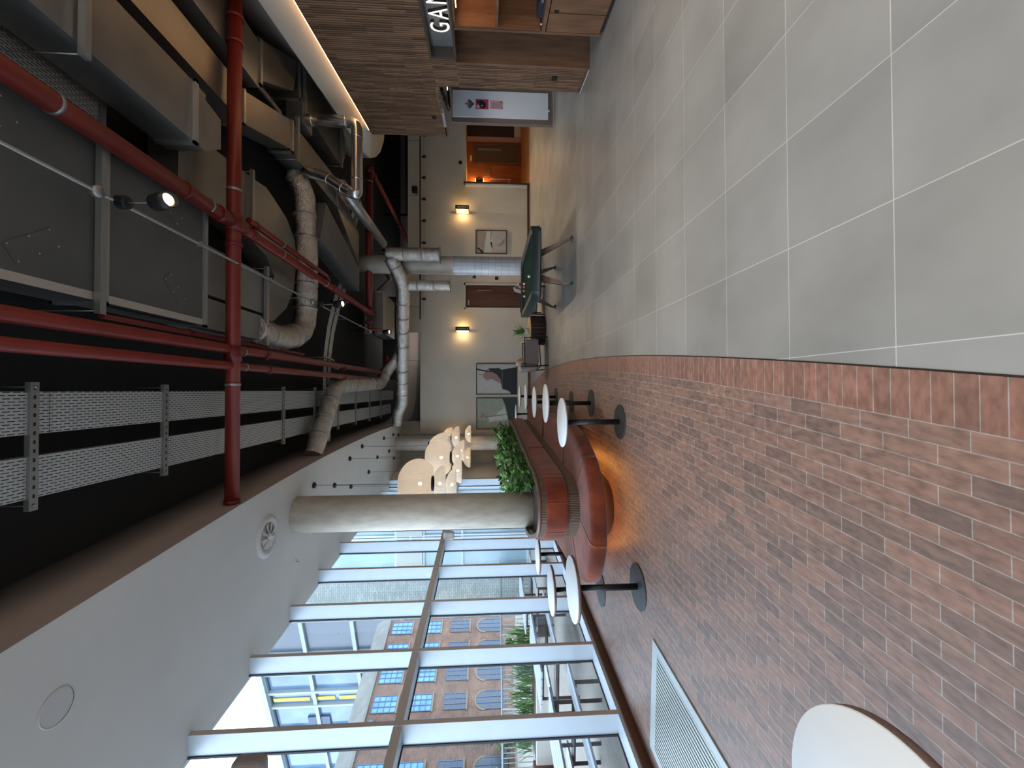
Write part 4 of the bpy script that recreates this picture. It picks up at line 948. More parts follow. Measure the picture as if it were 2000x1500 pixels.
red('sprinkler_line', 'red pipe, left one of the parallel pair, closer to the cable trays', [(.335,-1.5,ZR),(.345,14.6,ZR)], .056,
    [cc((.338,y,ZR),(0,1,0),.068,.09) for y in (6.8,10.3)] + [((.338,y,ZR),(0,1,0),.06,.03,M_strut,'pipe_clip') for y in (6.15,9.9)], 'pair of long red pipes')
red('header_pipe', 'dark red upright header where the pair of red pipes ends', [(.75,14.7,5.10),(.28,14.7,5.10)], .11, [cc((.95,14.7,5.10),(1,0,0),.085,.5)])
red('branch_pipe', 'thin red branch above the parallel pair near the foil bend', [(.72,4.2,5.3),(.72,8.6,5.3)], .032, [cc((.72,5.4,5.3),(0,1,0),.04,.06)])
red('sprinkler_riser', 'short red upright riser with brass sprinkler on the thick near pipe', [(2.31,4.85,ZR+.06),(2.375,4.85,5.20),(2.375,4.85,5.56)], .038, [((2.375,4.85,5.575),(0,0,1),.02,.04,mat('brass', (.55,.36,.16), .35, .8),'sprinkler_nozzle'), ((2.375,4.85,5.60),(0,0,1),.034,.006,MATS['brass'],'deflector')])
red('sprinkler_riser', 'red branch reaching upwards beside the second black ceiling spot', [(2.33,11.2,ZR+.04),(2.33,11.2,5.7)], .045, [cc((2.33,11.2,5.2),(0,0,1),.055,.06)])
red('cross_pipe', 'second red pipe crossing the ceiling far back, right of the long main', [(2.2,12.45,ZR),(6.5,12.45,ZR)], .10, [cc((2.33,12.45,ZR),(1,0,0),.13,.12), cc((1.98,12.45,ZR),(1,0,0),.12,.08), cc((6.45,12.45,ZR),(1,0,0),.12,.2), ((3.9,12.45,ZR),(1,0,0),.105,.03,M_strut,'pipe_clip'), ((6.1,12.45,ZR),(1,0,0),.105,.03,M_strut,'pipe_clip')])
red('sprinkler_line', 'red pipe running back from the end of the far cross pipe', [(6.52,12.45,ZR),(6.55,18.8,ZR)], .08, [cc((6.52,12.9,ZR),(0,1,0),.095,.08), cc((6.54,16.6,ZR),(0,1,0),.10,.12)])
red('branch_pipe', 'small red elbow branch dropping below the far pipe joint', [(1.95,12.45,ZR),(1.78,12.45,ZR),(1.78,12.45,4.72)], .04, fillet=.06)

def box_duct(name, label, polys, z0, z1, flanges=(), m=None, hang=True, hm=(), group=None):
    x = sum(p[0] for p in polys[0])/len(polys[0]); y = sum(p[1] for p in polys[0])/len(polys[0])
    t = thing(name, label, 'duct', (x,y,z0), group)
    for k, P in enumerate(polys): MB().prism(P, z0, z1).build('duct_section', m or M_duct, t)
    for (x0,x1,yy,w) in flanges:
        b = MB()
        for (a0,a1,c0,c1) in ((x0-.03,x1+.03,z0-.03,z0),(x0-.03,x1+.03,z1,z1+.03),(x0-.03,x0,z0-.03,z1+.03),(x1,x1+.03,z0-.03,z1+.03)): b.box(a0,a1,yy-w/2,yy+w/2,c0,c1)
        b.build('flange', M_galv, t)
    for (x0,x1,yy) in hm:
        b = MB(); b.box(x0,x1,yy-.03,yy+.03,z0-.075,z0-.032); b.box(x0,x1,yy-.03,yy-.024,z0-.032,z0-.02); b.build('hanger_channel', M_strut, t)
        for xx in (x0+.03, x1-.03): r = MB(); rod(r, xx, yy, z0-.08); r.build('hanger_rod', M_strut, t)
    return t
R4 = lambda x0,x1,y0,y1: [(x0,y0),(x1,y0),(x1,y1),(x0,y1)]
M_dA = mat('dull_duct_sheet', (.115,.12,.118), .55, .3, var=.12, vscale=1.5)
dA = box_duct('air_duct', 'widest dark duct overhead between conduit and parallel red pipes', [R4(.83,2.32,-1.5,4.09), R4(.83,2.32,4.12,5.49)], 5.2, 5.62, [(.83,2.32,4.105,.05),(.83,2.32,5.49,.06)], M_dA, hm=[(.70,2.40,4.02)])
b = MB(); b.box(.826,.90,-1.5,4.07,5.196,5.2); b.box(.826,.90,4.14,5.46,5.196,5.2); b.build('bright_edge', mat('bare_zinc_edge', (.50,.47,.43), .5, .3), dA)
for (cx, cy, an, w_, l_) in ((1.15,3.50,.95,.16,.42),(1.16,5.00,-.75,.13,.36),(2.0,3.20,.85,.20,.34),(2.05,4.95,-.9,.14,.30)):
    b = MB(); b.box(cx-l_/2,cx+l_/2,cy-w_/2,cy+w_/2,5.193,5.2,0,rz=an)
    tg_ = b.build('access_plate', M_dA, dA)
    for (sx, sy) in ((-1,-1),(1,-1),(1,1),(-1,1),(0,-1),(0,1)):
        px = cx+sx*l_*.44*math.cos(an)-sy*w_*.42*math.sin(an); py = cy+sx*l_*.44*math.sin(an)+sy*w_*.42*math.cos(an)
        s = MB().lathe([(0,-.006),(.007,-.004),(.009,0),(0,0)], px, py, 8, z=5.193); so = s.build('screw', M_strut); so.parent = tg_
box_duct('air_duct', 'slim grey duct, left of the two that carry on from the wide dark duct', [R4(.80,1.185,5.53,6.95)], 5.2, 5.55, [(.80,1.185,6.97,.06)], mat('mid_duct_sheet', (.24,.235,.225), .5, .35, var=.1, vscale=2), hm=[(.72,1.98,6.90)])
box_duct('air_duct', 'grey duct, right of the two that carry on from the wide dark duct', [R4(1.235,1.86,5.53,6.95)], 5.2, 5.55, [(1.235,1.86,6.97,.06)], MATS['mid_duct_sheet'])
M_dB = mat('warm_duct_sheet', (.25,.24,.225), .40, .70, var=.08, vscale=2)
bend = [(2.50,5.25),(3.30,5.25),(3.30,6.0),(3.374,6.891),(3.424,7.265),(3.361,7.486),(3.2,7.99),(2.904,8.331),(2.564,8.40),(1.951,8.30),(1.531,8.0),(1.2,7.507),(1.2,6.85),(1.86,6.85),(1.86,7.45),(2.0,7.55),(2.268,7.276),(2.45,6.537),(2.50,5.8)]
box_duct('air_duct', 'broad curved grey duct bending from right to left behind the cross pipe', [bend], 5.35, 5.7, [], M_dB, hm=[(2.35,3.45,6.75)])
dB = box_duct('air_duct', 'deep grey duct with bluish side, second from the right wall side near the camera', [R4(2.82,3.49,-1.5,5.11)], 4.95, 5.37, [(2.82,3.49,4.92,.06)], M_duct, hm=[(2.70,3.60,3.57)])
MB().prism([(2.82,5.12),(3.49,5.12),(3.42,5.48),(3.05,5.48)], 5.0, 5.6).build('transition', M_duct, dB)
dC = box_duct('air_duct', 'grey duct jogging right then running far back under the dark ceiling', [[(3.912, -1.639), (4.414, -1.639), (4.414, 6.293), (3.912, 6.293)], [(3.917, 6.337), (4.409, 6.337), (4.917, 7.801), (4.403, 7.834)], [(4.359, 7.867), (4.917, 7.867), (5.026, 10.161), (4.37, 10.161)], [(4.37, 10.183), (5.026, 10.183), (4.37, 11.909), (3.496, 11.909)]], 5.2, 5.58, [(3.912, 4.414, 6.315, 0.05), (4.37, 4.939, 7.845, 0.06), (4.37, 5.026, 10.161, 0.05)], M_dB, hm=[(4.261, 5.092, 7.976)])
dD = box_duct('air_duct', 'grey duct tight against the cream soffit, rightmost of all', [[(4.698, -1.5), (5.416, -1.5), (5.416, 6.682), (4.698, 6.682)], [(4.855, 6.734), (5.507, 6.734), (6.173, 8.039), (5.481, 7.83)], [(5.481, 8.065), (6.186, 8.065), (6.499, 10.375), (5.429, 10.375)], [(5.429, 10.401), (6.499, 10.401), (6.29, 10.636), (5.807, 10.636)]], 5.17, 5.68, [(4.776, 5.481, 6.708, 0.06), (5.481, 6.186, 8.052, 0.05), (5.455, 6.473, 10.349, 0.05)], M_duct, hm=[(5.35, 6.212, 8.221), (5.35, 6.447, 10.244)])
dD2 = box_duct('air_duct', 'dark tapering duct low in the far dark ceiling behind the foil duct', [[(3.05,8.6),(3.9,8.9),(3.2,11.2),(2.6,11.2)]], 4.98, 5.3, [], MATS['dull_duct_sheet'])
box_duct('air_handler', 'pale grey boxed duct unit behind the far red pipe joint', [R4(1.75,3.0,13.0,14.6)], 4.80, 5.3, [(1.75,3.0,13.0,.05)], M_dB)
box_duct('air_handler', 'black panelled unit hung before the far foil duct', [R4(.4,3.3,15.0,15.9)], 4.75, 5.3, [], mat('black_unit', (.02,.02,.022), .4))
# spiral steel pipes
def spiral(name, label, path, r, fillet=0, seams=True, m=None):
    t = thing(name, label, 'duct', path[0]); MB().tube(path, r, 24, fillet=fillet).build('pipe_run', m or M_spiral, t)
    for a, b_ in zip(path[:-1], path[1:]):
        a, b_ = Vector(a), Vector(b_); L = (b_-a).length
        if L > .45:
            for k in (.22,.80): p = a.lerp(b_, k); d = (b_-a).normalized()*.014; MB().tube([p-d,p+d], r+.007, 24).build('seam_ring', m or M_spiral, t)
    return t
spiral('spiral_duct', 'round steel duct looping out of the rightmost duct and across before the lit soffit', [(5.22,8.25,5.25),(5.24,8.3,4.17),(3.82,8.3,4.17),(3.86,8.3,4.32),(4.25,8.5,4.85),(4.35,8.5,5.25)], .108, fillet=.2)
MB().prism([(5.05,8.05),(5.50,8.05),(5.50,8.5),(5.05,8.5)], 5.10, 5.40).build('branch_box', M_duct, dD)
spiral('spiral_duct', 'thin bright steel pipe between the ducts on the right, catching the light', [(4.69,-1.5,5.26),(4.84,7.48,5.26)], .06)
spiral('spiral_duct', 'dull round pipe far back behind the second cross pipe', [(4.72,9.8,4.97),(4.72,13.7,4.97)], .13, m=M_galv)
spiral('spiral_duct', 'slimmer bent grey pipe beside the dull far round pipe', [(5.0,13.9,5.3),(5.0,11.6,5.3),(4.9,11.4,5.7)], .07, fillet=.15, m=M_galv)
# foil wrapped ducts
def foil(name, label, path, r, fillet=.25, bands=1, wob=.035, flange=None):
    t = thing(name, label, 'duct', path[0]); MB().tube(path, r, 22, fillet=fillet, wob=wob).build('foil_sleeve', M_foil, t)
    for a, b_ in zip(path[:-1], path[1:]):
        a, b_ = Vector(a), Vector(b_); L = (b_-a).length
        if L > .5:
            n = int(L/.55)
            for k in range(n): p = a.lerp(b_, (k+1)/(n+1)); d = (b_-a).normalized()*.022; MB().tube([p-d,p+d], r*1.045, 22).build('tape_band', M_tape, t)
    if flange: p = Vector(flange); MB().tube([p,p+Vector((0,0,.012))], r*1.35, 24).build('end_flange', M_strut, t)
    return t
foil('foil_duct', 'big crinkled foil duct wrapping round behind the broad grey bend', [(.98,6.80,5.33),(.90,7.6,5.28),(1.15,8.55,5.25),(2.6,8.62,5.25),(3.95,8.6,5.3),(4.3,8.6,5.5)], .215, fillet=.5)
foil('foil_duct', 'thick foil duct slanting from the taupe fascia then running back', [(-1.33,8.86,5.22),(.12,10.1,5.2),(.22,13.7,5.05),(.66,14.1,4.95),(1.0,14.1,4.65),(1.3,14.15,4.5)], .19, fillet=.22)
foil('foil_duct', 'long foil duct crossing far back with its end dropping by the fascia corner', [(3.68,11.8,4.32),(3.17,12.05,4.06),(2.97,12.3,4.06),(1.02,13.6,4.335),(-.47,14.5,4.51),(-.74,14.7,4.70),(-1.17,15.0,4.79)], .185, fillet=.25)
foil('foil_duct', 'wide foil drop hanging open-ended before the tiled column', [(3.78,11.8,4.42),(3.79,11.8,2.95)], .185, flange=(3.79,11.8,2.94))
foil('foil_duct', 'narrow foil drop hanging open-ended left of the tiled column', [(3.04,12.3,4.10),(3.05,12.3,2.71)], .15, flange=(3.05,12.3,2.70))
# cross tray twisting over
tt = thing('cable_tray', 'pair of narrow perforated trays crossing the ceiling and turning left', 'cable tray', (2.5,10.8,5.3))
pA = [(5.6,12.45),(4.575,11.75),(3.76,11.25),(2.758,11.05),(2.15,10.55),(1.45,10.15),(.861,9.95),(.2,9.9),(-1.17,9.9)]
for off in (-.13,.13):
    b = MB(); P = offs(pA, off)
    s_ = 0
    for i in range(len(P)-1):
        p, q = Vector((*P[i],0)), Vector((*P[i+1],0)); d = (q-p).normalized(); nn = Vector((-d.y,d.x,0))*.10; L = (q-p).length
        z = 5.32; b.poly([(p.x-nn.x,p.y-nn.y,z),(p.x+nn.x,p.y+nn.y,z),(q.x+nn.x,q.y+nn.y,z),(q.x-nn.x,q.y-nn.y,z)], 0, [(s_,0),(s_,.2),(s_+L,.2),(s_+L,0)]); s_ += L
    b.build('perforated_base', M_perf, tt)
for (x, y, a) in ((4.4,11.65,.45),(2.9,11.1,.2),(.75,9.95,.1)):
    b = MB(); b.box(x-.02,x+.02,y-.33,y+.33,5.28,5.31,0,rz=a); b.build('hanger_channel', M_strut, tt)
    for s_ in (-.3,.3): r = MB(); rod(r, x, y+s_, 5.28); r.build('hanger_rod', M_strut, tt)
# steel beams and dark struts in the void at the back
bm = thing('steel_brace', 'pale diagonal steel bracing in the far dark ceiling void', 'bracing', (4,14.8,5.3))
for (p, q) in (((4.9,14.9,5.75),(3.9,14.9,5.0)),((3.9,14.9,5.0),(3.2,14.9,5.7)),((3.0,14.9,5.6),(2.1,14.9,4.9)),((4.9,15.0,5.1),(4.2,15.0,5.7))):
    MB().tube([p,q], .07, 4, smooth=False).build('brace_bar', mat('dusty_steel', (.20,.19,.17), .6, .3), bm)
for i, (x, lb) in enumerate(((5.6,'far right'),(7.2,'second from the right'))):
    t = thing('black_pipe', 'thin black pipe running up in the far ceiling void, '+lb, 'pipe', (x,16.9,4.7)); MB().tube([(x,17.0+i*.4,4.7+.2*i),(x+4.4,17.0+i*.4,4.75+.2*i)], .05, 10).build('pipe_run', M_blk, t); MB().tube([(x,17.0+i*.4,4.7+.2*i),(x,17.0+i*.4,ZB)], .05, 10).build('pipe_drop', M_blk, t)
# surface conduit with hanging spots
cd = thing('conduit', 'slim silver lighting conduit under the wide dark duct', 'conduit', (1.72,4,5.0))
MB().tube([(1.72,-1.5,5.0),(1.72,14.2,5.0)], .015, 12).build('conduit_tube', M_strut, cd)
for y in (3.80,8.30,12.3): MB().lathe([(0,-.03),(.05,-.03),(.05,.03),(0,.03)], 1.72, y, 20, z=5.0).build('junction_box', M_strut, cd)
for y in (5.1,6.7,9.6,11.4): b = MB(); b.box(1.69,1.75,y-.015,y+.015,4.975,5.03); b.build('saddle_clip', M_strut, cd)
for y in (2.0,8.0,10.3,12.9): r = MB(); rod(r, 1.72, y, 5.0, .004); r.build('hanger_rod', M_strut, cd)
def conduit_spot(y, label, ang):
    t = thing('ceiling_spot', label, 'spotlight', (1.72,y,4.93), 'black cylinder spots on the conduit')
    MB().lathe([(0,-.045),(.055,-.045),(.06,-.035),(.06,.04),(0,.04)], 1.72, y-.02, 24, z=4.955).build('mounting_cup', M_blk, t)
    MB().tube([(1.72,y-.02,4.91),(1.715,y-.03,4.83),(1.73,y,4.76),(1.72,y,4.68)], .006, 8).build('cable', M_strut, t)
    cn = MB().lathe([(0,0),(.066,0),(.074,-.01),(.074,-.225),(.066,-.225),(.058,-.17),(0,-.17)], 0, 0, 32).build('can', M_blk); cn.parent = t; cn.location = (0,-.02,-.25); cn.rotation_euler = (-.42,0,0)
    ln = MB().lathe([(0,.012),(.052,.012),(.052,0),(0,0)], 0, 0, 24).build('lens', mat('spot_lens', (1,.85,.6), .4, emis=(1,.66,.32), estr=5)); ln.parent = t; ln.location = (0,-.10,-.42); ln.rotation_euler = (-.42,0,0)
    lamp('SPOT', 'spot_beam', (1.72,y-.14,4.42), 150, (1,.80,.58), .05, (-.3,0,0), spot=1.7, blend=.9)
conduit_spot(4.03, 'black cylinder spot with glowing lens nearest the camera, hung on the conduit', 0)
conduit_spot(8.60, 'second black cylinder spot on the conduit, before the perforated cross trays', 0)
conduit_spot(12.6, 'farthest black cylinder spot on the conduit, small in the dark void', 0)

# ================================================================== GAMES TABLE AND LOUNGE
def rrect(x0, x1, y0, y1, r, n=6):
    P = []
    for cx, cy, a in ((x1-r,y0+r,-90),(x1-r,y1-r,0),(x0+r,y1-r,90),(x0+r,y0+r,180)):
        for k in range(n+1): t = math.radians(a+90*k/n); P.append((cx+r*math.cos(t), cy+r*math.sin(t)))
    return P
M_pool = mat('dark_teal_grey_lacquer', (.022,.038,.042), .30, .1); M_cloth = mat('dark_green_cloth', (.006,.030,.022), 1.0, spec=.1)
M_legw = mat('brown_leg_veneer', (.22,.14,.115), .5, vcol=(.14,.085,.07), vscale=8)
pt = thing('pool_table', 'dark teal pool table with green cloth and splayed brown legs', 'pool table', (2.43,8.98,0))
X0, X1, Y0, Y1 = 1.74, 3.12, 7.78, 10.18
o_ = rrect(X0,X1,Y0,Y1,.16); i_ = rrect(X0+.13,X1-.13,Y0+.13,Y1-.13,.05)
bevel(MB().ring(i_, o_, .655, .80).build('rail', M_pool, pt), .018, 3)
MB().prism(rrect(X0+.02,X1-.02,Y0+.02,Y1-.02,.15), .625, .66).build('body', M_blk, pt)
MB().prism(rrect(X0+.12,X1-.12,Y0+.12,Y1-.12,.05), .655, .765).build('cloth', M_cloth, pt)
for (x, y) in ((X0+.15,Y0+.15),(X1-.15,Y0+.15),(X0+.15,Y1-.15),(X1-.15,Y1-.15),(X0+.13,(Y0+Y1)/2),(X1-.13,(Y0+Y1)/2)): MB().lathe([(0,.001),(.062,.001),(.062,0),(0,0)], x, y, 20, z=.766).build('pocket', M_blk, pt)
for (fx, fy, tx, ty) in ((2.91,7.99,2.68,8.25),(2.03,8.01,2.22,8.25),(1.99,10.0,2.2,9.75),(2.93,9.98,2.68,9.75)):
    sx = 1 if fx > 2.4 else -1
    m = MB()
    a0 = Vector((fx,fy,.06)); 
    P = [(fx-.022,fy,.06),(fx+.022,fy,.06),(tx+.075,ty,.63),(tx-.075,ty,.63)]
    for dy, mi in ((-.02,0),):
        q = len(m.v); m.v += [(p[0],p[1]-.022,p[2]) for p in P]+[(p[0],p[1]+.022,p[2]) for p in P]
        m.face([q,q+1,q+2,q+3],0); m.face([q+7,q+6,q+5,q+4],0); m.face([q+1,q+5,q+6,q+2],1); m.face([q+4,q,q+3,q+7],1); m.face([q,q+4,q+5,q+1],1); m.face([q+3,q+2,q+6,q+7],1)
    lg = m.build('leg', [M_legw, M_blk], pt)
    MB().lathe([(0,0),(.062,0),(.062,.008),(.018,.055),(.012,.075),(0,.075)], fx, fy, 24).build('foot', M_pool, lg)
def ball(x, y, c, lb, nm='ball'):
    o = MB().lathe([(.0286*math.sin(PI*k/12), -.0286*math.cos(PI*k/12)) for k in range(13)], x, y, 24, z=.7955).build('pool_ball', mat('ball_'+nm, c, .12, coat=.5)); tag(o, lb, 'ball', 'balls on the pool table')
ball(2.30,8.45,(.80,.76,.62),'cream cue ball alone near the front of the pool table','cream')
for (x,y,c,lb,nm) in ((2.43,9.55,(.72,.70,.66),'white ball at the right end of the group at the back of the table','white'),(2.35,9.50,(.62,.10,.06),'red ball just left of the white ball in the back group','red'),(2.29,9.62,(.66,.20,.05),'orange-red ball in the middle of the back group','orange'),(2.25,9.48,(.60,.07,.06),'deep red ball left of the middle in the back group','deep_red'),(2.13,9.50,(.78,.66,.34),'pale yellow ball at the left end of the back group','yellow'),(2.37,9.61,(.06,.10,.05),'dark ball behind the red one in the back group','dark')): ball(x,y,c,lb,nm)
# drum table
ct = thing('drum_table', 'round dark fluted coffee table with a pale wood top', 'coffee table', (1.72,12.05,0))
m = MB(); N = 56
for k in range(N):
    a0, a1 = 2*PI*k/N, 2*PI*(k+1)/N; r0 = .42 if k % 2 else .405; r1 = .405 if k % 2 else .42
    m.poly([(1.72+r0*math.cos(a0),12.05+r0*math.sin(a0),.0),(1.72+r1*math.cos(a1),12.05+r1*math.sin(a1),.0),(1.72+r1*math.cos(a1),12.05+r1*math.sin(a1),.41),(1.72+r0*math.cos(a0),12.05+r0*math.sin(a0),.41)])
m.build('fluted_drum', mat('dark_stained_drum', (.045,.028,.026), .5), ct)
MB().lathe([(0,.41),(.43,.41),(.43,.44),(0,.44)], 1.72, 12.05, 56, flat=True).build('round_top', mat('pale_wood_top', (.50,.37,.22), .4, vcol=(.40,.28,.16), vscale=6, stretch=(1,5,1)), ct)
pp = thing('potted_plant', 'spiky green plant in a white pot on the drum table', 'plant', (1.70,12.05,.44))
def sub(b, nm, m, p): o = b.build(nm, m); o.parent = p; return o
sub(MB().lathe([(0,0),(.075,0),(.088,.04),(.085,.13),(.07,.13),(.06,.10),(0,.10)], seg=32), 'pot', mat('white_ceramic', (.62,.62,.60), .35), pp)
b = MB(); r_ = random.Random(5)
for k in range(46):
    a = r_.uniform(0,6.28); el = r_.uniform(.25,1.45); L = r_.uniform(.34,.58); leaf(b, (0,0,.09), (L*math.cos(a)*math.cos(el), L*math.sin(a)*math.cos(el), .09+L*math.sin(el)), .016, r_.choice((0,1,1)), droop=.22)
sub(b, 'foliage', M_leafs, pp)
# armchairs
M_up = mat('mauve_grey_fabric', (.235,.195,.195), .9, sheen=.3, var=.05, vscale=20); M_cu = mat('tan_fabric', (.36,.25,.19), .9, sheen=.3)
def cushion(x0,x1,y0,y1,z0,z1,r=.05):
    b = MB(); b.box(x0,x1,y0,y1,z0,z1); return b
def armchair(cush, label):
    t = thing('armchair', label, 'armchair', (0,0,0), 'lounge armchairs by the drum table')
    # faces +X, origin under the seat
    o = sub(cushion(-.30,.36,-.30,.30,.27,.44), 'seat_cushion', M_up, t); bevel(o, .05, 4)
    o = sub(cushion(-.42,-.26,-.31,.31,.30,.80), 'backrest', M_up, t); bevel(o, .06, 4)
    o.rotation_euler = (0,-.12,0)
    for sy in (-1,1):
        y = sy*.36
        sub(MB().tube([(.38,y,0),(.36,y,.63)], .016, 8), 'leg', M_blk, t); sub(MB().tube([(-.40,y,0),(-.44,y,.74)], .016, 8), 'leg', M_blk, t)
        sub(MB().box(-.44,.38,y-.018,y+.018,.615,.64), 'armrest', M_blk, t); sub(MB().tube([(.37,y,.24),(-.42,y,.20)], .014, 8), 'side_rail', M_blk, t)
        o = sub(cushion(-.34,.32,y-.03*sy-.02,y-.03*sy+.02,.25,.60), 'side_panel', M_up, t); bevel(o, .015, 2)
    sub(MB().tube([(.37,-.36,.24),(.37,.36,.24)], .014, 8), 'front_rail', M_blk, t); sub(MB().tube([(-.41,-.36,.21),(-.41,.36,.21)], .014, 8), 'rear_rail', M_blk, t)
    return t
ac = armchair(True, 'mauve grey armchair with black metal frame, left of the drum table'); ac.location = (1.02,11.65,0); ac.rotation_euler = (0,0,.12)
a2 = copy_tree(ac, (2.62,12.2,0), 'mauve grey armchair mostly hidden behind the far end of the pool table'); a2.rotation_euler = (0,0,PI-.25)
def scatter(x, y, z, rz, c, lb):
    b = MB(); P = []; N = 8
    for i in range(N+1):
        for j in range(N+1):
            u, v = i/N*2-1, j/N*2-1; t = .095*(max(0,(1-u**4)*(1-v**4)))**.5
            b.v.append((t, u*.22, v*.20)); b.v.append((-t, u*.22, v*.20))
    for i in range(N):
        for j in range(N):
            q = [(i*(N+1)+j)*2, ((i+1)*(N+1)+j)*2, ((i+1)*(N+1)+j+1)*2, (i*(N+1)+j+1)*2]; b.face(q, 0, True); b.face([k+1 for k in q[::-1]], 0, True)
    o = b.build('scatter_cushion', c); o.location = (x,y,z); o.rotation_euler = (0,-.25,rz); tag(o, lb, 'cushion')
scatter(.78,11.55,.66,.12,M_cu,'tan scatter cushion leaning on the left armchair back')
scatter(2.90,12.10,.68,PI-.25,M_up,'grey scatter cushion showing above the pool table')

# ================================================================== OUTSIDE THE WINDOWS
M_pave = mat('pale_deck_boards', (.25,.235,.205), .8, vcol=(.17,.155,.14), vscale=3.5, stretch=(12,.6,1), detail=6)
tr_ = MB(); tr_.poly([(-4.05,-14,-.03),(-4.05,22,-.03),(-26,30,-.03),(-26,-14,-.03)]); tr_.build('ground', M_pave)['kind'] = 'structure'
MB().poly([(-26,-60,-1.2),(-26,90,-1.2),(-90,90,-1.2),(-90,-60,-1.2)]).build('ground', mat('grey_street', (.20,.20,.20), .9))['kind'] = 'structure'
# red brick building
Pb = Vector((-21.5,30,0)); Db = Vector((.286,.958,0)).normalized(); Nb = Vector((Db.y,-Db.x,0))
def bp_(t, d, z): p = Pb+Db*t+Nb*d; return (p.x,p.y,z)
def pb(b, t0, t1, d0, d1, z0, z1, mi=0):
    q = len(b.v)
    b.v += [bp_(t0,d0,z0),bp_(t1,d0,z0),bp_(t1,d1,z0),bp_(t0,d1,z0),bp_(t0,d0,z1),bp_(t1,d0,z1),bp_(t1,d1,z1),bp_(t0,d1,z1)]
    for f in ((3,2,1,0),(4,5,6,7),(0,1,5,4),(1,2,6,5),(2,3,7,6),(3,0,4,7)): b.face([q+i for i in f], mi)
M_rb = brickmat('old_red_brick', (.125,.050,.031), (.070,.034,.024), (.12,.095,.072), .24, .085, .012, rough=.9, bump=.2, nvar=.3, coord='UV', nscale=1.2)
bd = thing('brick_building', 'old red brick building with blue reflections painted in its windows beyond the terrace', 'building', (*bp_(0,0,0)[:2],-1.2))
w = MB()
T0, T1 = -12, 6.9
w.poly([bp_(T0,0,-1.2),bp_(T1,0,-1.2),bp_(T1,0,9.9),bp_(T0,0,9.9)], 0, [(0,0),(T1-T0,0),(T1-T0,11.1),(0,11.1)])
w.poly([bp_(T1,0,-1.2),bp_(T1,-8,-1.2),bp_(T1,-8,9.9),bp_(T1,0,9.9)], 0, [(0,0),(8,0),(8,11.1),(0,11.1)])
w.build('wall', M_rb, bd)
w = MB(); q = len(w.v); w.poly([bp_(T0,.15,9.9),bp_(T1+.2,.15,9.9),bp_(T1+.2,-.5,11.0),bp_(T0,-.5,11.0)]); w.poly([bp_(T0,-.5,11.0),bp_(T1+.2,-.5,11.0),bp_(T1+.2,-8,11.0),bp_(T0,-8,11.0)]); pb(w,T0,T1+.2,0,.15,9.75,9.92); w.build('roof_parapet', mat('weathered_grey_coping', (.12,.118,.11), .9, var=.15, vscale=2), bd)
M_bluegl = mat('painted_reflection_pane', (.03,.12,.30), .15, 0, spec=.5, vcol=(.08,.24,.46), vscale=1.2); M_dimgl = mat('dim_window_pane', (.045,.055,.07), .15, spec=.35); M_wfr = mat('navy_window_bars', (.03,.05,.10), .5); M_stone = mat('sandstone_trim', (.13,.10,.065), .8)  # upper panes: sky reflection painted into the colour as blue tones
def bwin(t, z0, z1, wd, gl, arch=False, cols=3, rows=4):
    f = MB(); h = z1-z0
    zz = z1-(wd/2 if arch else 0)
    f_ = MB()
    if arch:
        P = [bp_(t-wd/2,.03,z0), bp_(t+wd/2,.03,z0)] + [bp_(t+wd/2*math.cos(a*PI/12),.03,zz+wd/2*math.sin(a*PI/12)) for a in range(13)]
        f_.poly(P)
    else: f_.poly([bp_(t-wd/2,.03,z0),bp_(t+wd/2,.03,z0),bp_(t+wd/2,.03,z1),bp_(t-wd/2,.03,z1)])
    for k in range(cols+1): x = t-wd/2+wd*k/cols; pb(f, x-.03, x+.03, .03, .06, z0, (zz if arch and k in (0,cols) else z1-.02))
    for k in range(rows+1):
        z = z0+h*k/rows
        if not arch or z < zz+.1: pb(f, t-wd/2, t+wd/2, .03, .06, z-.025, z+.025)
    if arch:
        for a in range(12):
            p0 = (t+wd/2*math.cos(a*PI/12), zz+wd/2*math.sin(a*PI/12)); p1 = (t+wd/2*math.cos((a+1)*PI/12), zz+wd/2*math.sin((a+1)*PI/12))
            k = 1.18; f.poly([bp_(p0[0],.05,p0[1]),bp_(t+(p0[0]-t)*k,.05,zz+(p0[1]-zz)*k),bp_(t+(p1[0]-t)*k,.05,zz+(p1[1]-zz)*k),bp_(p1[0],.05,p1[1])], 1)
    else: pb(f, t-wd/2-.1, t+wd/2+.1, .0, .10, z0-.12, z0-.02, 1); 
    fr = f.build('window', [M_wfr, M_stone], bd); f_.build('pane', gl, fr)
for k in range(-4, 4):
    t = -.3+2.1*k
    bwin(t, 7.9, 9.5, 1.15, M_bluegl); bwin(t, 5.5, 7.05, 1.15, M_bluegl); bwin(t, 3.15, 4.65, 1.1, M_dimgl); bwin(t, .45, 2.45, 1.25, M_dimgl, True, 3, 4)
m = MB(); m.tube([bp_(-1.53,.12,-.5),bp_(-1.53,.12,9.2)], .06, 8); m.tube([bp_(-1.53,.12,9.1),bp_(-1.53,.12,9.45)], .14, 8); m.build('drainpipe', mat('dark_drainpipe', (.05,.06,.09), .5), bd)
m = MB(); pb(m, -3.1, -2.95, .02, .06, 4.9, 5.3); m.build('wall_sign', M_pw, bd)
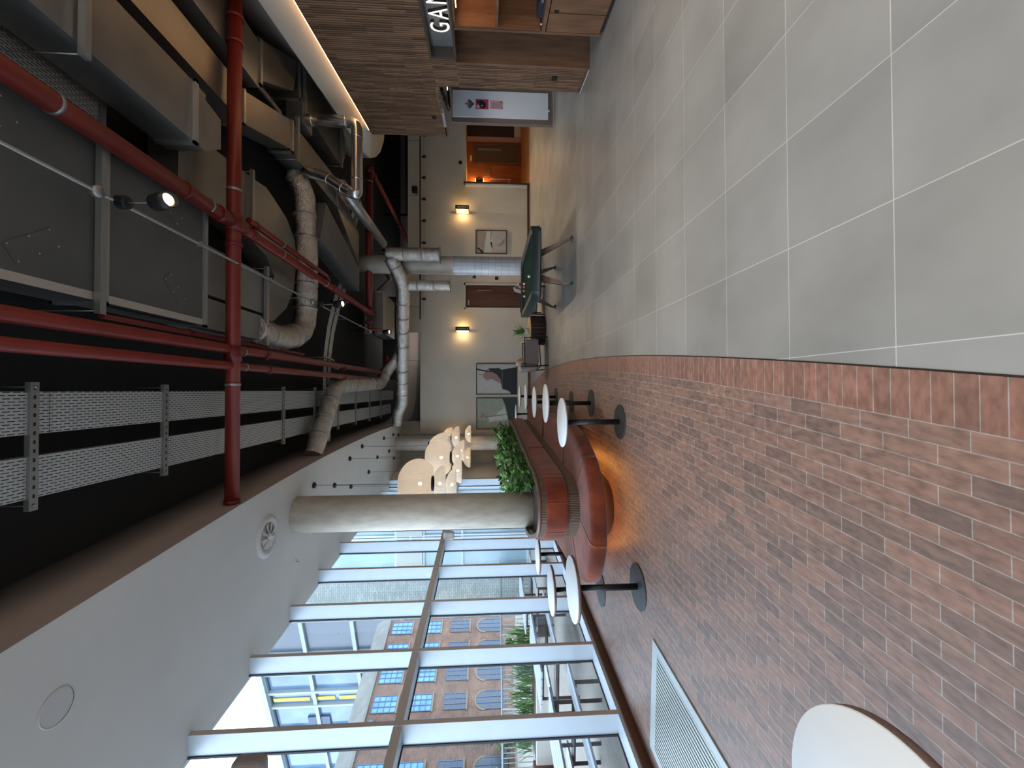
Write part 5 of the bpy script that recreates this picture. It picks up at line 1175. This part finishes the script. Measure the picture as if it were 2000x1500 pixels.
# big glazed tower behind
Pt = Vector((-24.5,42,0)); Dt = Vector((-13.3,4.9,0)).normalized(); Nt = Vector((Dt.y,-Dt.x,0))*-1
if Nt.y > 0: Nt = -Nt
tw = thing('glazed_tower', 'tall glazed tower with pale frames and yellow panels behind the brick building', 'building', (-24.5,42,-1.2))
def tp(s, d, z): p = Pt+Dt*s+Nt*d; return (p.x,p.y,z)
def tb(b, s0, s1, d0, d1, z0, z1, mi=0):
    q = len(b.v); b.v += [tp(s0,d0,z0),tp(s1,d0,z0),tp(s1,d1,z0),tp(s0,d1,z0),tp(s0,d0,z1),tp(s1,d0,z1),tp(s1,d1,z1),tp(s0,d1,z1)]
    for f in ((3,2,1,0),(4,5,6,7),(0,1,5,4),(1,2,6,5),(2,3,7,6),(3,0,4,7)): b.face([q+i for i in f], mi)
M_tg1 = mat('dark_blind_glass', (.05,.065,.09), .3, spec=.6); M_tg2 = mat('bluish_glass', (.12,.20,.32), .12, spec=.7, vcol=(.05,.09,.15), vscale=.35); M_tf = mat('pale_tower_frame', (.22,.25,.26), .5)
m = MB(); tb(m,-5.5,3.4,-14,0,-1.2,23.3); m.build('dark_glazing', M_tg1, tw)
m = MB(); tb(m,3.4,24,-14,0,-1.2,23.3); m.build('blue_glazing', M_tg2, tw)
m = MB(); zz = [z for z in (0.3,5.0,9.7,14.4,19.1,23.6)]
for z in zz: tb(m,-5.5,24,0,.30,z-.18,z+.18)
for s in (-5.4,.9,3.4,6.0,8.0,11.6,15.0,18.4,21.8): tb(m,s-.15,s+.15,0,.35,-1,23.6)
m.build('frame_grid', M_tf, tw)
m = MB(); tb(m,-5.6,24.2,-14,.6,23.5,24.0); m.build('roof_edge', mat('blue_grey_edge', (.26,.33,.40), .5), tw)
for i, z in enumerate((10.4,12.6,15.1,17.3,19.8,21.6)):
    m = MB(); tb(m,7.0,7.45,.02,.10,z-.15,z+1.65); m.build('yellow_panel', mat('yellow_panel_paint', (.50,.38,.04), .5), tw)
for (s, z) in ((9.6,13.2),(13.2,11.0),(9.8,18.0),(13.4,16.2)):
    m = MB(); q = len(m.v); tb(m,s,s+1.6,.02,.2,z,z+2.2); m.build('dark_panel', M_wfr, tw)
# pale brick building close by, perpendicular to the windows
M_pb = brickmat('pale_grey_brick', (.24,.265,.25), (.18,.205,.195), (.11,.125,.125), .23, .078, .008, rough=.8, bump=.2, nvar=.12, coord='UV', nscale=3)
pbd = thing('pale_brick_building', 'pale grey brick wing with tall glazing just outside the far windows', 'building', (-7,16.2,0))
m = MB(); m.poly([(-8.62,16.2,-.1),(-6.75,16.2,-.1),(-6.75,16.2,13),(-8.62,16.2,13)], 0, [(0,0),(1.87,0),(1.87,13.1),(0,13.1)]); m.poly([(-8.62,24,-.1),(-8.62,16.2,-.1),(-8.62,16.2,13),(-8.62,24,13)], 0, [(0,0),(7.8,0),(7.8,13),(0,13)]); m.build('wall', M_pb, pbd)
m = MB(); m.box(-6.75,-3.6,16.26,16.3,-.1,13); m.build('glazing', mat('teal_grey_glass', (.16,.25,.30), .15, spec=.9, vcol=(.24,.33,.38), vscale=.5), pbd)
m = MB()
for x in (-6.72,-5.6,-5.5,-4.6,-4.5,-3.7): m.box(x-.035,x+.035,16.18,16.27,-.1,13)
for z in (.1,2.6,4.05,4.55,5.1,7.8): m.box(-6.75,-3.6,16.19,16.27,z-.04,z+.04)
m.build('window_frames', mat('white_outer_frames', (.38,.42,.45), .5), pbd)
m = MB(); m.box(-5.5,-4.6,16.15,16.26,4.1,5.05); m.box(-6.6,-5.7,16.15,16.26,4.1,5.05); m.build('spandrel_panel', mat('cream_spandrel', (.32,.34,.31), .6), pbd)
# planters, railing and grasses on the terrace
def planter(x0,x1,y0,y1,z,label,m):
    t = thing('planter', label, 'planter', ((x0+x1)/2,(y0+y1)/2,-.03)); b = MB(); b.box(x0,x1,y0,y1,-.03,z); bevel(b.build('trough', m, t), .02); b = MB(); b.box(x0+.06,x1-.06,y0+.06,y1-.06,z,z+.01); b.build('soil', M_soil, t)
M_ppl = mat('pale_planter_render', (.32,.30,.27), .8); M_cor = mat('rust_brown_steel', (.17,.08,.055), .7, var=.15, vscale=3)
planter(-9.4,-6.2,10.6,11.6,.44,'long pale rendered planter with green grasses seen through the windows',M_ppl)
planter(-12.6,-9.5,9.6,10.9,.50,'rust brown steel planter to the left of the pale planter',M_cor)
def tuft(h, n, seed, mi):
    r = random.Random(seed); b = MB()
    for k in range(n):
        a = r.uniform(0,6.28); p = Vector((r.uniform(-.22,.22), r.uniform(-.22,.22), 0)); L = h*r.uniform(.6,1.1); sp = r.uniform(.05,.55)*L
        leaf(b, p, (p.x+sp*math.cos(a), p.y+sp*math.sin(a), L), .012, r.choice(mi), droop=.18)
    return b
ts = [tuft(.75,90,1,(0,2)), tuft(.6,90,2,(0,0,1)), tuft(.85,80,3,(2,0))]
M_grs = [mat('grass_green', (.045,.13,.02), .6), mat('grass_dark', (.02,.06,.015), .6), mat('grass_light', (.10,.18,.05), .6)]
tm = [b.build('ornamental_grass', M_grs) for b in ts]; tmd = [o.data for o in tm]
for o in tm: bpy.data.objects.remove(o)
gl = []
for i in range(6): gl.append((-9.1+i*.52, 11.1+(i%2)*.1, .45, ['at the left end','second from the left','third from the left','fourth from the left','fifth from the left','at the right end'][i]+' of the pale planter'))
for i in range(5): gl.append((-12.3+i*.6, 10.2+(i%2)*.2, .51, ['at the left end','second from the left','in the middle','second from the right','at the right end'][i]+' of the rust brown planter'))
for i, (x, y, z, lb) in enumerate(gl):
    o = bpy.data.objects.new('ornamental_plant', tmd[i%3]); COL.objects.link(o); o.location = (x,y,z); o.rotation_euler = (0,0,i*1.3); tag(o, 'green ornamental grass tuft '+lb, 'grass', 'grass tufts on the terrace')
rl = thing('terrace_railing', 'grey railing of upright bars running behind the grasses', 'railing', (-11,14,0))
m = MB(); ra, rb_ = Vector((-20,12.5,0)), Vector((-6.6,15.9,0))
m.tube([ra+Vector((0,0,1.15)), rb_+Vector((0,0,1.15))], .03, 8); m.tube([ra+Vector((0,0,.1)), rb_+Vector((0,0,.1))], .02, 8)
for k in range(7): p = ra.lerp(rb_, k/6); m.tube([p+Vector((0,0,-.03)), p+Vector((0,0,1.15))], .03, 8)
m.build('rail_frame', mat('grey_green_rail', (.22,.25,.25), .5), rl)
for k in range(95): p = ra.lerp(rb_, (k+.5)/95); MB().tube([p+Vector((0,0,.1)), p+Vector((0,0,1.14))], .012, 5).build('baluster', MATS['grey_green_rail'], rl)
# ivy and shrubs at the foot of the brick building
for i, (t, lb) in enumerate(((-6.5,'dark shrub at the left foot of the brick building'),(-3.6,'dark leafy shrub under the third arched window of the brick building'),(2.6,'low green shrub at the foot of the brick building on the right'))):
    b, s = bush(1.3, 1.9 if i < 2 else .9, 260, random.Random(20+i), lw=.09, ll=.42); x, y, _ = bp_(t, 1.4, 0); tt_ = thing('shrub', lb, 'shrub', (x,y,-.6)); sub(b,'foliage',M_grs,tt_); sub(s,'stems',M_grs[1],tt_)
# picnic style tables with dark frames
def picnic():
    t = thing('terrace_table', '', 'table', (0,0,-.03), 'terrace tables with benches')
    pale = mat('pale_table_slats', (.32,.36,.41), .5); dk_ = mat('dark_brown_frame_steel', (.045,.03,.032), .5)
    for (x0, x1, z) in ((-.38,.38,.72),(-.78,-.50,.44),(.50,.78,.44)):
        b = MB(); n = int((x1-x0)/.13)
        for k in range(n): b.box(x0+k*(x1-x0)/n+.005, x0+(k+1)*(x1-x0)/n-.005, -.95, .95, z, z+.03)
        sub(b, 'top_boards' if z > .6 else 'bench_boards', pale, t)
    for y in (-.7,.7):
        b = MB(); 
        for (p, q) in (((-.34,y,.72),(-.34,y,0)),((.34,y,.72),(.34,y,0)),((-.64,y,.44),(-.64,y,0)),((.64,y,.44),(.64,y,0)),((-.66,y,.41),(.66,y,.41)),((-.34,y,.69),(.34,y,.69))): b.tube([p,q], .035, 4, smooth=False)
        sub(b, 'leg_frame', dk_, t)
    return t
pc = picnic(); pc.location = (-5.0,5.55,-.03); pc['label'] = 'dark framed terrace table with benches, directly outside the second clear window bay'; pc.rotation_euler = (0,0,-.08)
q = copy_tree(pc, (-5.25,8.4,-.03), 'dark framed terrace table with benches, outside beyond the bench nose'); q = copy_tree(pc, (-4.95,2.75,-.03), 'terrace table with benches outside the nearest window at the bottom edge')
q = copy_tree(pc, (-5.6,11.4,-.03), 'farthest terrace table with benches, before the pale brick wing')
